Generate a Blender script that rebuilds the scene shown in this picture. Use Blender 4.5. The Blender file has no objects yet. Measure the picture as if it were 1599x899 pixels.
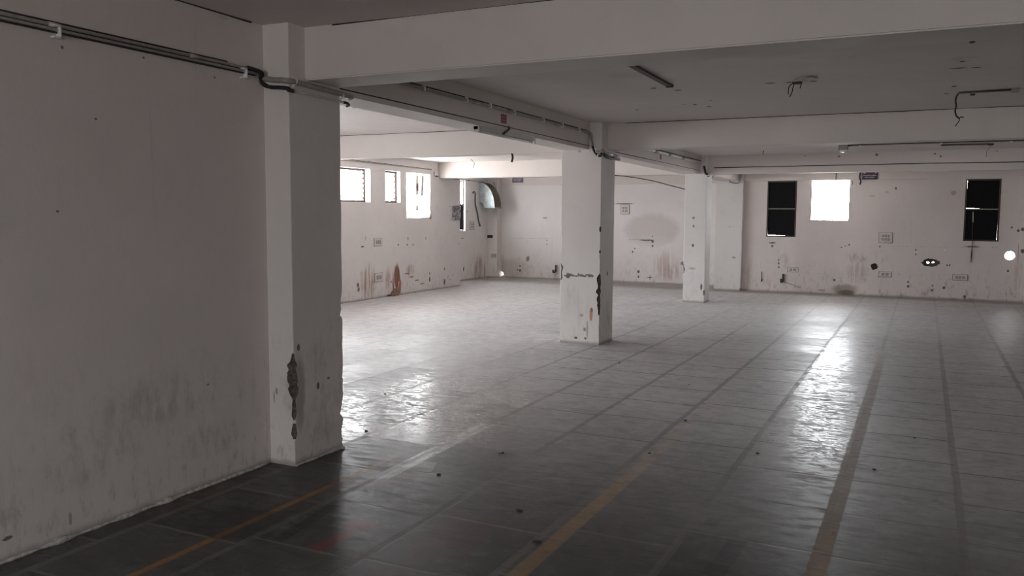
import bpy, bmesh, math, random
import numpy as np
from mathutils import Vector, Matrix, noise as mnoise
random.seed(7)
SC = bpy.context.scene
COL = SC.collection
R = math.radians

# ------------------------------------------------------------------ camera
CX, CY, FPX = 799.5, 449.5, 1323.8
YAW, PIT, ROL, HC = R(-25.854), R(-4.986), R(0.322), 1.55
_f = Vector((math.sin(YAW)*math.cos(PIT), math.cos(YAW)*math.cos(PIT), math.sin(PIT)))
_r = Vector((math.cos(YAW), -math.sin(YAW), 0)); _u = _r.cross(_f)
_r2 = _r*math.cos(ROL)+_u*math.sin(ROL); _u2 = -_r*math.sin(ROL)+_u*math.cos(ROL)
EYE = Vector((0, 0, HC))
def at(u, v, ax, val):
    """the point of the plane axis=val seen at photo pixel (u, v)"""
    d = _r2*((u-CX)/FPX) - _u2*((v-CY)/FPX) + _f
    return EYE + d*((val-EYE[ax])/d[ax])
cam = bpy.data.objects.new('camera', bpy.data.cameras.new('camera')); COL.objects.link(cam)
cam.matrix_world = Matrix(((_r2.x, _u2.x, -_f.x, 0), (_r2.y, _u2.y, -_f.y, 0), (_r2.z, _u2.z, -_f.z, HC), (0, 0, 0, 1)))
cam.data.sensor_width = 36; cam.data.lens = FPX/1599*36; cam.data.clip_start = .05
SC.camera = cam
SC.view_settings.view_transform = 'Standard'; SC.view_settings.look = 'None'
SC.view_settings.gamma = 1; SC.view_settings.use_curve_mapping = False
SC.view_settings.exposure = 0.0
SC.cycles.max_bounces = 8; SC.cycles.diffuse_bounces = 6; SC.cycles.glossy_bounces = 4
SKY = 40.0
SC.cycles.use_denoising = True
SC.cycles.filter_width = 1.1
SC.cycles.use_adaptive_sampling = True; SC.cycles.adaptive_threshold = .02
SC.cycles.sample_clamp_indirect = 8
SC.cycles.caustics_reflective = False

# ------------------------------------------------------------------ materials
def newmat(name):
    m = bpy.data.materials.new(name); m.use_nodes = True
    nt = m.node_tree; nt.nodes.clear()
    out = nt.nodes.new('ShaderNodeOutputMaterial'); b = nt.nodes.new('ShaderNodeBsdfPrincipled')
    nt.links.new(b.outputs[0], out.inputs[0])
    return m, nt, b
class N:
    """little node-tree writer"""
    def __init__(s, nt): s.nt = nt
    def put(s, sock, v):
        if isinstance(v, bpy.types.NodeSocket): s.nt.links.new(v, sock)
        elif v is not None: sock.default_value = v
    def math(s, op, a, b=None, c=None, clamp=False):
        n = s.nt.nodes.new('ShaderNodeMath'); n.operation = op; n.use_clamp = clamp
        for i, v in enumerate((a, b, c)): s.put(n.inputs[i], v)
        return n.outputs[0]
    def vec(s, op, a, b=None, c=None):
        n = s.nt.nodes.new('ShaderNodeVectorMath'); n.operation = op
        for i, v in enumerate((a, b, c)): s.put(n.inputs[i], v)
        return n.outputs['Value'] if op in ('LENGTH', 'DOT_PRODUCT', 'DISTANCE') else n.outputs[0]
    def pos(s): return s.nt.nodes.new('ShaderNodeNewGeometry').outputs['Position']
    def noise(s, vec, scale, detail=3, rough=.55, dist=0):
        n = s.nt.nodes.new('ShaderNodeTexNoise'); s.put(n.inputs['Vector'], vec)
        n.inputs['Scale'].default_value = scale; n.inputs['Detail'].default_value = detail
        n.inputs['Roughness'].default_value = rough; n.inputs['Distortion'].default_value = dist
        return n
    def voro(s, vec, scale, feat='F1'):
        n = s.nt.nodes.new('ShaderNodeTexVoronoi'); s.put(n.inputs['Vector'], vec); n.feature = feat
        n.inputs['Scale'].default_value = scale; return n
    def white(s, vec, dim='3D'):
        n = s.nt.nodes.new('ShaderNodeTexWhiteNoise'); n.noise_dimensions = dim
        s.put(n.inputs['Vector'], vec); return n
    def rng(s, v, a, b, c=0., d=1., smooth=True):
        n = s.nt.nodes.new('ShaderNodeMapRange'); n.interpolation_type = 'SMOOTHSTEP' if smooth else 'LINEAR'
        s.put(n.inputs[0], v)
        for i, q in enumerate((a, b, c, d)): s.put(n.inputs[i+1], q)
        return n.outputs[0]
    def mix(s, f, a, b):
        n = s.nt.nodes.new('ShaderNodeMix'); n.data_type = 'RGBA'
        s.put(n.inputs[0], f)
        for i, v in ((6, a), (7, b)): s.put(n.inputs[i], v if isinstance(v, bpy.types.NodeSocket) else (*v[:3], 1))
        return n.outputs[2]
    def mapv(s, vec, scale):
        return s.vec('MULTIPLY', vec, scale)
    def comb(s, x, y, z):
        n = s.nt.nodes.new('ShaderNodeCombineXYZ')
        for i, v in enumerate((x, y, z)): s.put(n.inputs[i], v)
        return n.outputs[0]
    def sep(s, v):
        n = s.nt.nodes.new('ShaderNodeSeparateXYZ'); s.put(n.inputs[0], v); return n.outputs
    def bump(s, h, strength, dist=.01):
        n = s.nt.nodes.new('ShaderNodeBump'); n.inputs['Strength'].default_value = strength
        n.inputs['Distance'].default_value = dist; s.put(n.inputs['Height'], h); return n.outputs[0]

def simple(name, col, rough=.6, metal=0., var=.12, scale=40., spec=.5):
    """one colour with a little uneven wear"""
    m, nt, b = newmat(name); n = N(nt); p = n.pos()
    f = n.noise(p, scale, 3).outputs[0]
    c = n.mix(n.rng(f, .3, .7), [x*(1-var) for x in col], [min(1, x*(1+var)) for x in col])
    n.put(b.inputs['Base Color'], c); b.inputs['Roughness'].default_value = rough
    b.inputs['Metallic'].default_value = metal; b.inputs['Specular IOR Level'].default_value = spec
    return m

GRIME = (.22, .19, .17); RUST = (.30, .13, .07); DARK = (.035, .03, .028); CONC = (.13, .11, .09); SMOKE = (.34, .31, .29); DAMP = (.50, .46, .43)
def plaster(name, base=(.775, .728, .708), stains=(), low=.35, pegs=0., lowz=.75, rough=.62, streak=.35):
    """painted plaster: mottling, scuffs that grow towards the floor, peg holes, and stains (centre, radii, colour, strength, raggedness, streaky)"""
    m, nt, b = newmat(name); n = N(nt); p = n.pos()
    big = n.noise(p, .9, 4).outputs[0]; mid = n.noise(p, 5, 5, .65)
    col = n.mix(n.rng(big, .3, .72), [x*.93 for x in base], base)
    col = n.mix(n.math('MULTIPLY', n.rng(mid.outputs[0], .52, .8), .35), col, (.62, .585, .56))
    z = n.sep(p)[2]
    # scuffs
    sc = n.noise(n.mapv(p, (3, 3, 1.2)), 6, 6, .7).outputs[0]
    lowm = n.rng(z, lowz, .02)
    f = n.math('MULTIPLY', n.math('MULTIPLY', n.rng(sc, .5, .72), n.math('ADD', n.math('MULTIPLY', lowm, .9), .08)), low)
    col = n.mix(f, col, GRIME)
    # trickles
    st = n.noise(n.mapv(p, (22, 22, .9)), 1, 4, .6).outputs[0]
    sm = n.math('MULTIPLY', n.rng(st, .58, .74), n.math('MULTIPLY', n.rng(n.noise(p, 1.1, 2).outputs[0], .5, .68), streak*.6))
    col = n.mix(sm, col, (.42, .37, .34))
    # fine dirt line at the floor
    bd = n.math('MULTIPLY', n.rng(n.math('ADD', z, n.math('MULTIPLY', mid.outputs[0], .05)), .075, .03), .6)
    col = n.mix(bd, col, (.2, .165, .13))
    if pegs:
        vo = n.voro(p, 3.3); d = vo.outputs['Distance']
        k = n.math('MULTIPLY', n.rng(d, .052, .03), n.rng(n.sep(vo.outputs['Color'])[0], 1-pegs, 1-pegs+.02))
        k = n.math('MULTIPLY', k, n.rng(z, 1.3, 1.0))
        col = n.mix(n.math('MULTIPLY', k, .85), col, DARK)
    wob = n.vec('SUBTRACT', n.noise(p, 9, 4, .65).outputs[1], (.5, .5, .5))
    strk = n.rng(n.noise(n.mapv(p, (19, 19, 1.1)), 1, 3, .6).outputs[0], .36, .58)
    rag = n.rng(n.noise(n.mapv(p, (14, 14, 6)), 1, 5, .7).outputs[0], .38, .68)
    wobf = n.vec('SUBTRACT', n.noise(p, 34, 3, .65).outputs[1], (.5, .5, .5))
    for c, r, colr, s, k, streaky in stains:
        v = n.vec('MULTIPLY_ADD', p, [1/x for x in r], [-a/x for a, x in zip(c, r)])
        if k: v = n.vec('MULTIPLY_ADD', wobf if sorted(r)[0] < .05 else wob, [k*(2.2 if sorted(r)[0] < .05 else 1.3)]*3, v)
        l = n.vec('LENGTH', v)
        f = n.rng(l, 1.12, (.3 if streaky else .5) if k > .4 else .7, 0., s)
        if streaky == 1: f = n.math('MULTIPLY', f, strk)
        if streaky == 2: f = n.math('MULTIPLY', f, rag)
        col = n.mix(f, col, colr)
    n.put(b.inputs['Base Color'], col)
    n.put(b.inputs['Roughness'], n.rng(mid.outputs[0], .3, .7, rough-.08, rough+.12))
    b.inputs['Specular IOR Level'].default_value = .35
    h = n.math('ADD', n.noise(p, 3, 3).outputs[0], n.math('MULTIPLY', n.noise(p, 45, 3).outputs[0], .12))
    n.put(b.inputs['Normal'], n.bump(h, .35, .02))
    return m

def stain(u, v, ax, val, w, h, col=GRIME, s=.7, k=.5, streaky=0, dep=.25):
    """a stain w x h metres on the plane axis=val where the photo shows it"""
    c = at(u, v, ax, val); r = [dep, dep, h/2]
    r[0 if ax == 1 else 1] = w/2
    if ax == 2: r = [w/2, h/2, dep]
    return (tuple(c), tuple(r), col, s, k, streaky)

# ------------------------------------------------------------------ mesh helpers
def build(name, bm, mat, parent=None, smooth=False):
    me = bpy.data.meshes.new(name)
    bmesh.ops.recalc_face_normals(bm, faces=bm.faces[:])
    bm.to_mesh(me); bm.free()
    for m in (mat if isinstance(mat, (list, tuple)) else [mat]): me.materials.append(m)
    if smooth:
        for p in me.polygons: p.use_smooth = True
    o = bpy.data.objects.new(name, me); COL.objects.link(o)
    if parent: o.parent = parent; o.matrix_parent_inverse = parent.matrix_basis.inverted()
    return o
def tag(o, label, cat, group=None, kind=None):
    o['label'] = label; o['category'] = cat
    if group: o['group'] = group
    if kind: o['kind'] = kind
    return o
def thing(name, loc, label, cat, group=None, kind=None):
    o = bpy.data.objects.new(name, None); COL.objects.link(o); o.location = loc; o.empty_display_size = .1
    return tag(o, label, cat, group, kind)
def box(bm, x0, x1, y0, y1, z0, z1, bev=0., mi=0):
    vs = [bm.verts.new((x, y, z)) for x in (x0, x1) for y in (y0, y1) for z in (z0, z1)]
    fs = [bm.faces.new([vs[i] for i in q]) for q in ((0, 1, 3, 2), (4, 6, 7, 5), (0, 4, 5, 1), (2, 3, 7, 6), (0, 2, 6, 4), (1, 5, 7, 3))]
    for f in fs: f.material_index = mi
    if bev:
        es = {e for f in fs for e in f.edges}
        bmesh.ops.bevel(bm, geom=list(es), offset=bev, segments=2, affect='EDGES', profile=.6)
    return bm
def BM(): return bmesh.new()
def tube(bm, pts, rad, seg=10, smooth_n=0, caps=True, mi=0):
    """a round tube along points; Catmull-Rom smoothed if asked"""
    P = [Vector(p) for p in pts]
    if smooth_n:
        Q = []
        for i in range(len(P)-1):
            a, b, c, d = P[max(i-1, 0)], P[i], P[i+1], P[min(i+2, len(P)-1)]
            for k in range(smooth_n):
                t = k/smooth_n
                Q.append(.5*((2*b)+(c-a)*t+(2*a-5*b+4*c-d)*t*t+(3*b-a-3*c+d)*t**3))
        P = Q+[P[-1]]
        if isinstance(rad, (list, tuple)):
            rad = [rad[min(i//smooth_n, len(rad)-1)] for i in range(len(P))]
    rings = []; up = None
    for i, p in enumerate(P):
        t = (P[min(i+1, len(P)-1)]-P[max(i-1, 0)]).normalized()
        if up is None:
            up = Vector((0, 0, 1)) if abs(t.z) < .9 else Vector((1, 0, 0))
        a = t.cross(up).normalized(); up = a.cross(t).normalized()
        r = rad[i] if isinstance(rad, (list, tuple)) else rad
        rings.append([bm.verts.new(p+a*(r*math.cos(2*math.pi*k/seg))+up*(r*math.sin(2*math.pi*k/seg))) for k in range(seg)])
    for A, B in zip(rings, rings[1:]):
        for k in range(seg):
            f = bm.faces.new((A[k], A[(k+1) % seg], B[(k+1) % seg], B[k])); f.material_index = mi; f.smooth = True
    if caps:
        for rg in (rings[0][::-1], rings[-1]):
            bm.faces.new(rg).material_index = mi
    return bm
def tb(name, pts, rad, mat, parent=None, seg=10, sm=0):
    return build(name, tube(BM(), pts, rad, seg, sm), mat, parent)

def wall_mesh(ax, face, back, a0, a1, z0, z1, holes=(), ztop=None):
    """a wall slab: plane axis ax at 'face' (room side) and 'back'; runs a0..a1 along the other axis.
    holes: (a_lo, a_hi, z_lo, z_hi, outline or None); an outline is a ring of (a, z) seen from the hole's middle"""
    bm = BM(); oth = 1-ax
    def V(a, z, d):
        c = [0, 0, z]; c[ax] = d; c[oth] = a; return bm.verts.new(c)
    As = sorted({a0, a1, *[h[0] for h in holes], *[h[1] for h in holes]})
    Zs = sorted({z0, z1, *[h[2] for h in holes], *[h[3] for h in holes]})
    def solid(i, j):
        if not (0 <= i < len(As)-1 and 0 <= j < len(Zs)-1): return False
        a, z = (As[i]+As[i+1])/2, (Zs[j]+Zs[j+1])/2
        return not any(h[0] < a < h[1] and h[2] < z < h[3] for h in holes)
    for i in range(len(As)-1):
        for j in range(len(Zs)-1):
            if not solid(i, j): continue
            a, b, c, d = As[i], As[i+1], Zs[j], Zs[j+1]
            for dd in (face, back): bm.faces.new([V(a, c, dd), V(b, c, dd), V(b, d, dd), V(a, d, dd)])
            for ok, p, q in ((solid(i-1, j), (a, c), (a, d)), (solid(i+1, j), (b, c), (b, d)), (solid(i, j-1), (a, c), (b, c)), (solid(i, j+1), (a, d), (b, d))):
                if not ok and not any(h[4] and h[0]-1e-6 <= (p[0]+q[0])/2 <= h[1]+1e-6 and h[2]-1e-6 <= (p[1]+q[1])/2 <= h[3]+1e-6 for h in holes):
                    bm.faces.new([V(*p, face), V(*q, face), V(*q, back), V(*p, back)])
    for h in holes:
        if not h[4]: continue
        ma, mz = sum(p[0] for p in h[4])/len(h[4]), sum(p[1] for p in h[4])/len(h[4])
        ring = list(h[4])
        def edge(p):
            da, dz = p[0]-ma, p[1]-mz; t = 1e9
            if da > 1e-9: t = min(t, (h[1]-ma)/da)
            if da < -1e-9: t = min(t, (h[0]-ma)/da)
            if dz > 1e-9: t = min(t, (h[3]-mz)/dz)
            if dz < -1e-9: t = min(t, (h[2]-mz)/dz)
            return ma+da*t, mz+dz*t
        # add the corner directions so the outer ring keeps its corners
        ang = lambda p: math.atan2(p[1]-mz, p[0]-ma)
        for ca, cz in ((h[0], h[2]), (h[1], h[2]), (h[1], h[3]), (h[0], h[3])):
            t = ang((ca, cz)); rs = sorted(ring, key=ang)
            for k in range(len(rs)):
                p, q = rs[k-1], rs[k]; tp, tq = ang(p), ang(q)
                if tp > tq: tp -= 2*math.pi
                tt = t if t <= tq else t-2*math.pi
                if tp < tt < tq:
                    w = (tt-tp)/(tq-tp); ring.append((p[0]*(1-w)+q[0]*w, p[1]*(1-w)+q[1]*w)); break
        ring.sort(key=ang); out = []
        for p in ring:
            e = edge(p)
            for ca, cz in ((h[0], h[2]), (h[1], h[2]), (h[1], h[3]), (h[0], h[3])):
                if abs(ang((ca, cz))-ang(p)) < 1e-6: e = (ca, cz)
            out.append(e)
        for k in range(len(ring)):
            p, q, P, Q = ring[k-1], ring[k], out[k-1], out[k]
            for dd in (face, back): bm.faces.new([V(*p, dd), V(*q, dd), V(*Q, dd), V(*P, dd)])
            bm.faces.new([V(*p, face), V(*q, face), V(*q, back), V(*p, back)])
    bmesh.ops.remove_doubles(bm, verts=bm.verts[:], dist=1e-5)
    return bm
def jag(cx, cz, rx, rz, n=26, amp=.15, seed=0):
    rr = random.Random(seed)
    return [(cx+rx*math.cos(t)*(1+amp*rr.uniform(-1, 1)), cz+rz*math.sin(t)*(1+amp*rr.uniform(-1, 1))) for t in [2*math.pi*k/n for k in range(n)]]

# ------------------------------------------------------------------ plain materials
M_pvc = simple('grey pvc conduit', (.34, .31, .285), .45)
M_pvcl = simple('light grey pvc conduit', (.55, .51, .475), .45)
M_pvcw = simple('white pvc conduit', (.78, .76, .73), .4)
M_clip = simple('white plastic clip', (.85, .83, .80), .45)
M_black = simple('black rubber hose', (.018, .017, .017), .5)
M_cable = simple('dark cable', (.05, .042, .038), .6)  # also colours the painted shade strips
M_brownmetal = simple('rusted window frame', (.07, .045, .038), .55)
M_darkpane = simple('black painted pane', (.006, .006, .008), .5, var=.3, spec=.12)
M_grey = simple('grey metal', (.30, .29, .28), .45, .4)
M_alu = simple('worn aluminium rail', (.22, .21, .19), .35, .6)
M_duct = simple('galvanised sheet', (.50, .57, .60), .4, .15, .2, 9)
M_ductband = simple('dull duct edge', (.30, .26, .21), .6, .2)
M_red = simple('faded red notice', (.30, .05, .055), .5)
M_pink = simple('pale notice print', (.42, .16, .16), .6)
M_navy = simple('navy sign board', (.035, .028, .06), .4)
M_maroon = simple('maroon sign band', (.12, .025, .06), .4)
M_print = simple('white sign print', (.55, .50, .58), .5)
M_plate = simple('off white switch plate', (.66, .62, .58), .45)
M_plated = simple('grimy switch insert', (.36, .33, .31), .5)
M_foil, _nt, _b = newmat('crumpled silver foil'); _n = N(_nt)
_n.put(_b.inputs['Base Color'], _n.mix(_n.rng(_n.noise(_n.pos(), 13, 4, .7, 1.5).outputs[0], .44, .58), (.30, .30, .33), (.88, .88, .90)))  # dark creases and bright glints painted into the colour
_b.inputs['Metallic'].default_value = .25; _b.inputs['Roughness'].default_value = .35
M_conc = simple('broken concrete', (.12, .10, .085), .95, 0, .35, 60, .2)
M_debris = simple('dark floor debris', (.05, .045, .04), .9)
M_lime = simple('crumbled white plaster', (.50, .47, .43), .95, 0, .3, 50, .2)
M_slot = simple('brown batten base', (.075, .055, .048), .6)
M_batten = simple('batten housing', (.62, .60, .58), .5)
M_board = simple('rusty board scrap', (.30, .19, .14), .8, 0, .4, 30)

# ------------------------------------------------------------------ dimensions
zc = lambda y: 2.69-.007*y            # ceiling falls slightly to the back
zb = lambda y: 2.38-.0075*y           # beam undersides
XW, XL, XF, YB, YBL = -3.6, -8.95, -9.6, 17.8, 18.65
XR, YR, YLB = 5.2, -3.4, 1.4          # walls out of view: right, rear, start of the left bay

# ------------------------------------------------------------------ floor
def floor_material():
    m, nt, b = newmat('worn stone slabs'); n = N(nt); p = n.pos(); s = n.sep(p); x, y = s[0], s[1]
    wv = n.noise(p, 2.2, 2).outputs[1]; ws = n.sep(n.vec('SUBTRACT', wv, (.5, .5, .5)))
    xs = n.math('DIVIDE', n.math('ADD', x, .38), .613); xs = n.math('MULTIPLY_ADD', ws[0], .03, xs)
    ci = n.math('FLOOR', xs); fx = n.math('FRACT', xs)
    off = n.white(n.comb(ci, 3.7, 0)).outputs[0]
    ys = n.math('ADD', n.math('DIVIDE', y, .622), off); ys = n.math('MULTIPLY_ADD', ws[1], .05, ys)
    ri = n.math('FLOOR', ys); fy = n.math('FRACT', ys)
    dx = n.math('MINIMUM', fx, n.math('SUBTRACT', 1, fx)); dy = n.math('MINIMUM', fy, n.math('SUBTRACT', 1, fy))
    rg = n.noise(p, 14, 4, .7).outputs[0]
    dx = n.math('ADD', dx, n.math('MULTIPLY', n.math('SUBTRACT', rg, .5), .035)); dy = n.math('ADD', dy, n.math('MULTIPLY', n.math('SUBTRACT', rg, .5), .03))
    jx = n.rng(dx, .042, .026); jy = n.rng(dy, .020, .010); joint = n.math('MAXIMUM', jx, jy)
    tid = n.white(n.comb(ci, ri, 1.3)); tr = n.sep(tid.outputs['Color'])
    n1 = n.noise(p, 1.3, 5, .6).outputs[0]; n2 = n.noise(p, 7, 6, .7, .6).outputs[0]; n3 = n.noise(n.mapv(p, (1.5, 5, 1)), 3, 5, .65, .8).outputs[0]
    col = n.mix(tr[0], (.058, .056, .052), (.092, .089, .085))
    col = n.mix(n.math('MULTIPLY', n.rng(n2, .45, .75), .5), col, (.17, .165, .16))
    col = n.mix(n.math('MULTIPLY', n.rng(n3, .55, .75), .55), col, (.05, .048, .046))
    # dark grease smears
    g = n.math('MULTIPLY', n.rng(n.noise(n.mapv(p, (1.6, .9, 1)), 1.4, 5, .65, 1.2).outputs[0], .58, .7), .7)
    col = n.mix(g, col, (.035, .034, .033))
    # walked-in dust: all of the left bay, and the strip before the far wall; partly painted sheen and shade
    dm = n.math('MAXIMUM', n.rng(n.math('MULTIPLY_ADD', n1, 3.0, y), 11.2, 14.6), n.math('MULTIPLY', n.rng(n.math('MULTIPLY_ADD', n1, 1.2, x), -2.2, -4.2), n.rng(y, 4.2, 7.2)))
    dust_light = n.math('MULTIPLY', n.math('ADD', n.math('MULTIPLY', dm, .28), .72), n.rng(n2, .15, .6, .72, 1.))
    dust_light = n.math('MULTIPLY', dust_light, n.rng(n.math('ADD', n.math('MULTIPLY_ADD', n1, 1.5, y), n.math('MULTIPLY_ADD', x, .35, .45)), 4.3, 7.5, .04, 1.))  # thins at the near left to paint shade, thickens beyond for sheen
    # joints
    jc = n.mix(n.rng(n1, .35, .65), (.165, .155, .14), (.225, .21, .192))
    # painted lane lines
    def band(x0, w, y0, y1, colr, s, wear=.45):
        nonlocal col
        f = n.rng(n.math('ABSOLUTE', n.math('ADD', n.math('MULTIPLY_ADD', ws[0], .012, x), -x0)), w/2+.006, w/2-.006)
        f = n.math('MULTIPLY', f, n.math('MULTIPLY', n.rng(y, y0-.05, y0+.05), n.rng(y, y1+.3, y1-.3)))
        f = n.math('MULTIPLY', f, n.rng(n2, wear-.2, wear+.05, .35, 1.)); f = n.math('MULTIPLY', f, s)
        col = n.mix(f, col, colr); return f
    l1 = band(-2.988, .042, -3, 4.3, (.30, .155, .05), .95, .3)
    l2 = band(-1.515, .085, -3, 7.2, (.30, .20, .11), .8)
    l3 = band(-.36, .085, -3, 10.6, (.26, .175, .10), .85)
    def patch(cx, cy, rx, ry, rot, colr, s, k=.35):
        nonlocal col
        ca, sa = math.cos(rot), math.sin(rot)
        u = n.math('ADD', n.math('MULTIPLY_ADD', x, ca/rx, -(cx*ca+cy*sa)/rx), n.math('MULTIPLY', y, sa/rx))
        v = n.math('ADD', n.math('MULTIPLY_ADD', x, -sa/ry, (cx*sa-cy*ca)/ry), n.math('MULTIPLY', y, ca/ry))
        u = n.math('MULTIPLY_ADD', ws[1], k, u); v = n.math('MULTIPLY_ADD', ws[0], k, v)
        q = n.math('MAXIMUM', n.math('ABSOLUTE', u), n.math('ABSOLUTE', v))
        f = n.math('MULTIPLY', n.rng(q, 1.08, .9), n.math('MULTIPLY', s, n.rng(n2, .2, .55, .6, 1.)))
        col = n.mix(f, col, colr); return f
    RD, DK, RB = (.17, .035, .035), (.028, .024, .026), (.105, .062, .052)
    def pa(u, v, rx, ry, rot, c, s, k=.35):
        q = at(u, v, 2, 0); return patch(q.x, q.y, rx, ry, rot, c, s, k)
    pa(530, 838, .045, .19, -.03, RD, .8, .1); pa(562, 820, .085, .06, -.03, RD, .8, .1)
    pa(720, 832, .16, .26, .1, RB, .6, .8); pa(590, 748, .12, .30, -.5, RB, .6, .8); pa(640, 880, .07, .22, -.2, RB, .4, .8)
    pa(452, 715, .10, .12, 0, RB, .5, .9); pa(300, 770, .12, .35, 0, RB, .35, .9)
    pa(1140, 860, .045, .15, 0, DK, .8, .25); pa(1112, 815, .035, .06, 0, DK, .75, .3); pa(1160, 765, .035, .07, 0, (.06, .062, .068), .8, .2); pa(1118, 890, .05, .07, 0, DK, .8, .2)
    pa(1190, 850, .04, .07, 0, (.055, .05, .055), .5, .3)
    pa(1060, 715, .17, .035, 0, (.045, .042, .045), .7, .5); pa(480, 815, .035, .28, .12, DK, .75, .4); pa(380, 815, .20, .22, .3, DK, .5, 1.1)
    pa(690, 680, .05, .05, 0, DK, .0, .3)
    pa(1222, 640, .02, .02, 0, DK, .0, .3)
    # colour of dust last, with its painted sheen and front shade
    col = n.mix(dust_light, col, n.mix(n.rng(n2, .3, .7), (.50, .49, .49), (.60, .595, .595)))
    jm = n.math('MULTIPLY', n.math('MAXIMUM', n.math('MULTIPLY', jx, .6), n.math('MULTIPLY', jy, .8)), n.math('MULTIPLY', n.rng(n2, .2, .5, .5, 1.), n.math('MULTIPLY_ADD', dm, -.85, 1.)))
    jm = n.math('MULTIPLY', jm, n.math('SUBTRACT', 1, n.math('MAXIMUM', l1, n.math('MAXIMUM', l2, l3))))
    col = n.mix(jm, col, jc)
    sc1 = n.rng(n.noise(n.mapv(p, (1.3, 6, 1)), 3.2, 7, .72, 1.4).outputs[0], .52, .66)
    sc2 = n.rng(n.noise(p, 5.5, 6, .75, 2.6).outputs[0], .60, .70)
    col = n.mix(n.math('MULTIPLY', n.math('MAXIMUM', sc1, sc2), n.math('MULTIPLY_ADD', dm, -.34, .46)), col, (.085, .082, .08))
    lt = n.rng(n.noise(n.mapv(p, (2, 4, 1)), 6, 6, .72, 2.2).outputs[0], .62, .72)
    col = n.mix(n.math('MULTIPLY', lt, .22), col, (.42, .41, .40))
    strip = patch(-2.83, 4.75, .055, .72, .02, (.40, .395, .39), .75, .25)
    strip2 = patch(-2.74, 4.35, .10, .10, .3, (.36, .355, .35), .6, .5)
    jd = n.math('MULTIPLY', n.math('MULTIPLY', jy, .62), n.math('MULTIPLY', n.rng(y, 4.6, 6.4), n.math('MULTIPLY_ADD', dm, -.8, 1.)))
    jd = n.math('MULTIPLY', jd, n.rng(n1, .38, .55, .35, 1.))
    col = n.mix(jd, col, (.085, .08, .075))
    edge = n.rng(n.math('MULTIPLY_ADD', n1, .5, y), 17.35, 17.95)
    col = n.mix(n.math('MULTIPLY', edge, .7), col, (.21, .175, .14))
    n.put(b.inputs['Base Color'], col)
    # polish: slabs of the second lane are the glossiest
    lane = n.math('MULTIPLY', n.math('COMPARE', ci, -1, .1), n.math('MULTIPLY', n.rng(y, 13.5, 11.5), n.rng(y, 4.6, 6.2)))
    gl = n.math('ADD', n.math('MULTIPLY', tr[1], .12), .24)
    gl = n.math('MULTIPLY_ADD', lane, -.15, gl)
    lane2 = n.math('MULTIPLY', n.math('MULTIPLY', n.rng(x, -2.45, -3.15), n.rng(x, -4.6, -4.2)), n.math('MULTIPLY', n.rng(y, 4.6, 5.0), n.rng(y, 8., 6.6)))
    gl = n.math('MULTIPLY_ADD', lane2, -.16, gl)
    gl = n.math('MULTIPLY_ADD', strip, -.15, gl)
    sw = n.rng(n.noise(n.mapv(p, (1, 1.5, 1)), 7, 4, .6, 3.2).outputs[0], .49, .56)
    gl = n.math('MULTIPLY_ADD', n.math('MULTIPLY', sw, n.math('MAXIMUM', lane, lane2)), .20, gl)
    gl = n.math('MULTIPLY_ADD', n.rng(n3, .4, .7), .16, gl)
    gl = n.math('MULTIPLY_ADD', dust_light, .17, gl)
    gl = n.math('MULTIPLY_ADD', n.math('MAXIMUM', n.math('MULTIPLY', joint, .3), n.math('MAXIMUM', l3, l2)), .26, gl)
    n.put(b.inputs['Roughness'], n.math('MINIMUM', gl, .9))
    n.put(b.inputs['Specular IOR Level'], n.math('MULTIPLY', n.math('MULTIPLY_ADD', n.math('MAXIMUM', n.math('MULTIPLY', joint, .4), l3), -.5, 1.), n.rng(n.math('MULTIPLY_ADD', x, .5, y), 2.4, 5.6, .07, .5)))
    h = n.math('MULTIPLY_ADD', n.noise(n.mapv(p, (1, 1.6, 1)), 5, 4, .6, .5).outputs[0], .35, n.math('MULTIPLY', joint, -.14))
    h = n.math('ADD', h, n.math('MULTIPLY', n.noise(p, 30, 3).outputs[0], .05))
    h = n.math('ADD', h, n.math('MULTIPLY', n.noise(p, 9, 3, .6, 2.2).outputs[0], .16))
    n.put(b.inputs['Normal'], n.bump(h, .22, .012))
    return m
bm = BM(); box(bm, XF-.4, XR+.3, YR-.3, YBL+.4, -.15, 0)
tag(build('floor', bm, floor_material()), 'grey stone slab floor with faded yellow lane lines and dusty far end', 'floor', kind='structure')

# ------------------------------------------------------------------ ceiling
ceil_st = [stain(985, 118, 2, 2.64, .5, .3, DAMP, .35, .8), stain(1000, 200, 2, 2.62, .5, .1, SMOKE, .4, .9, 2), stain(1245, 128, 2, 2.63, .35, .10, GRIME, .5, .8, 2), stain(1500, 95, 2, 2.63, .25, .25, GRIME, .4, .8, 2)]
for u, v, w, h in ((1495, 107, .12, .05), (1525, 106, .09, .04), (1503, 97, .04, .06), (1021, 138, .06, .07), (1058, 141, .07, .06), (1085, 164, .04, .10), (1107, 167, .05, .07), (1110, 156, .03, .05), (1068, 164, .06, .03), (1490, 134, .05, .08), (1478, 145, .05, .05), (1203, 130, .10, .06), (1232, 129, .06, .06), (1270, 127, .06, .06), (994, 172, .05, .06), (1518, 68, .04, .12), (555, 170, .09, .06), (662, 189, .05, .06), (654, 187, .03, .05), (669, 190, .04, .05)):
    ceil_st.append(stain(u, v, 2, zc(7.5) if v < 160 else zc(9), w, h, DARK, .9, .35))
M_ceil = plaster('ceiling paint', (.71, .65, .63), ceil_st, low=0, streak=0)
bm = BM()
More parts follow.
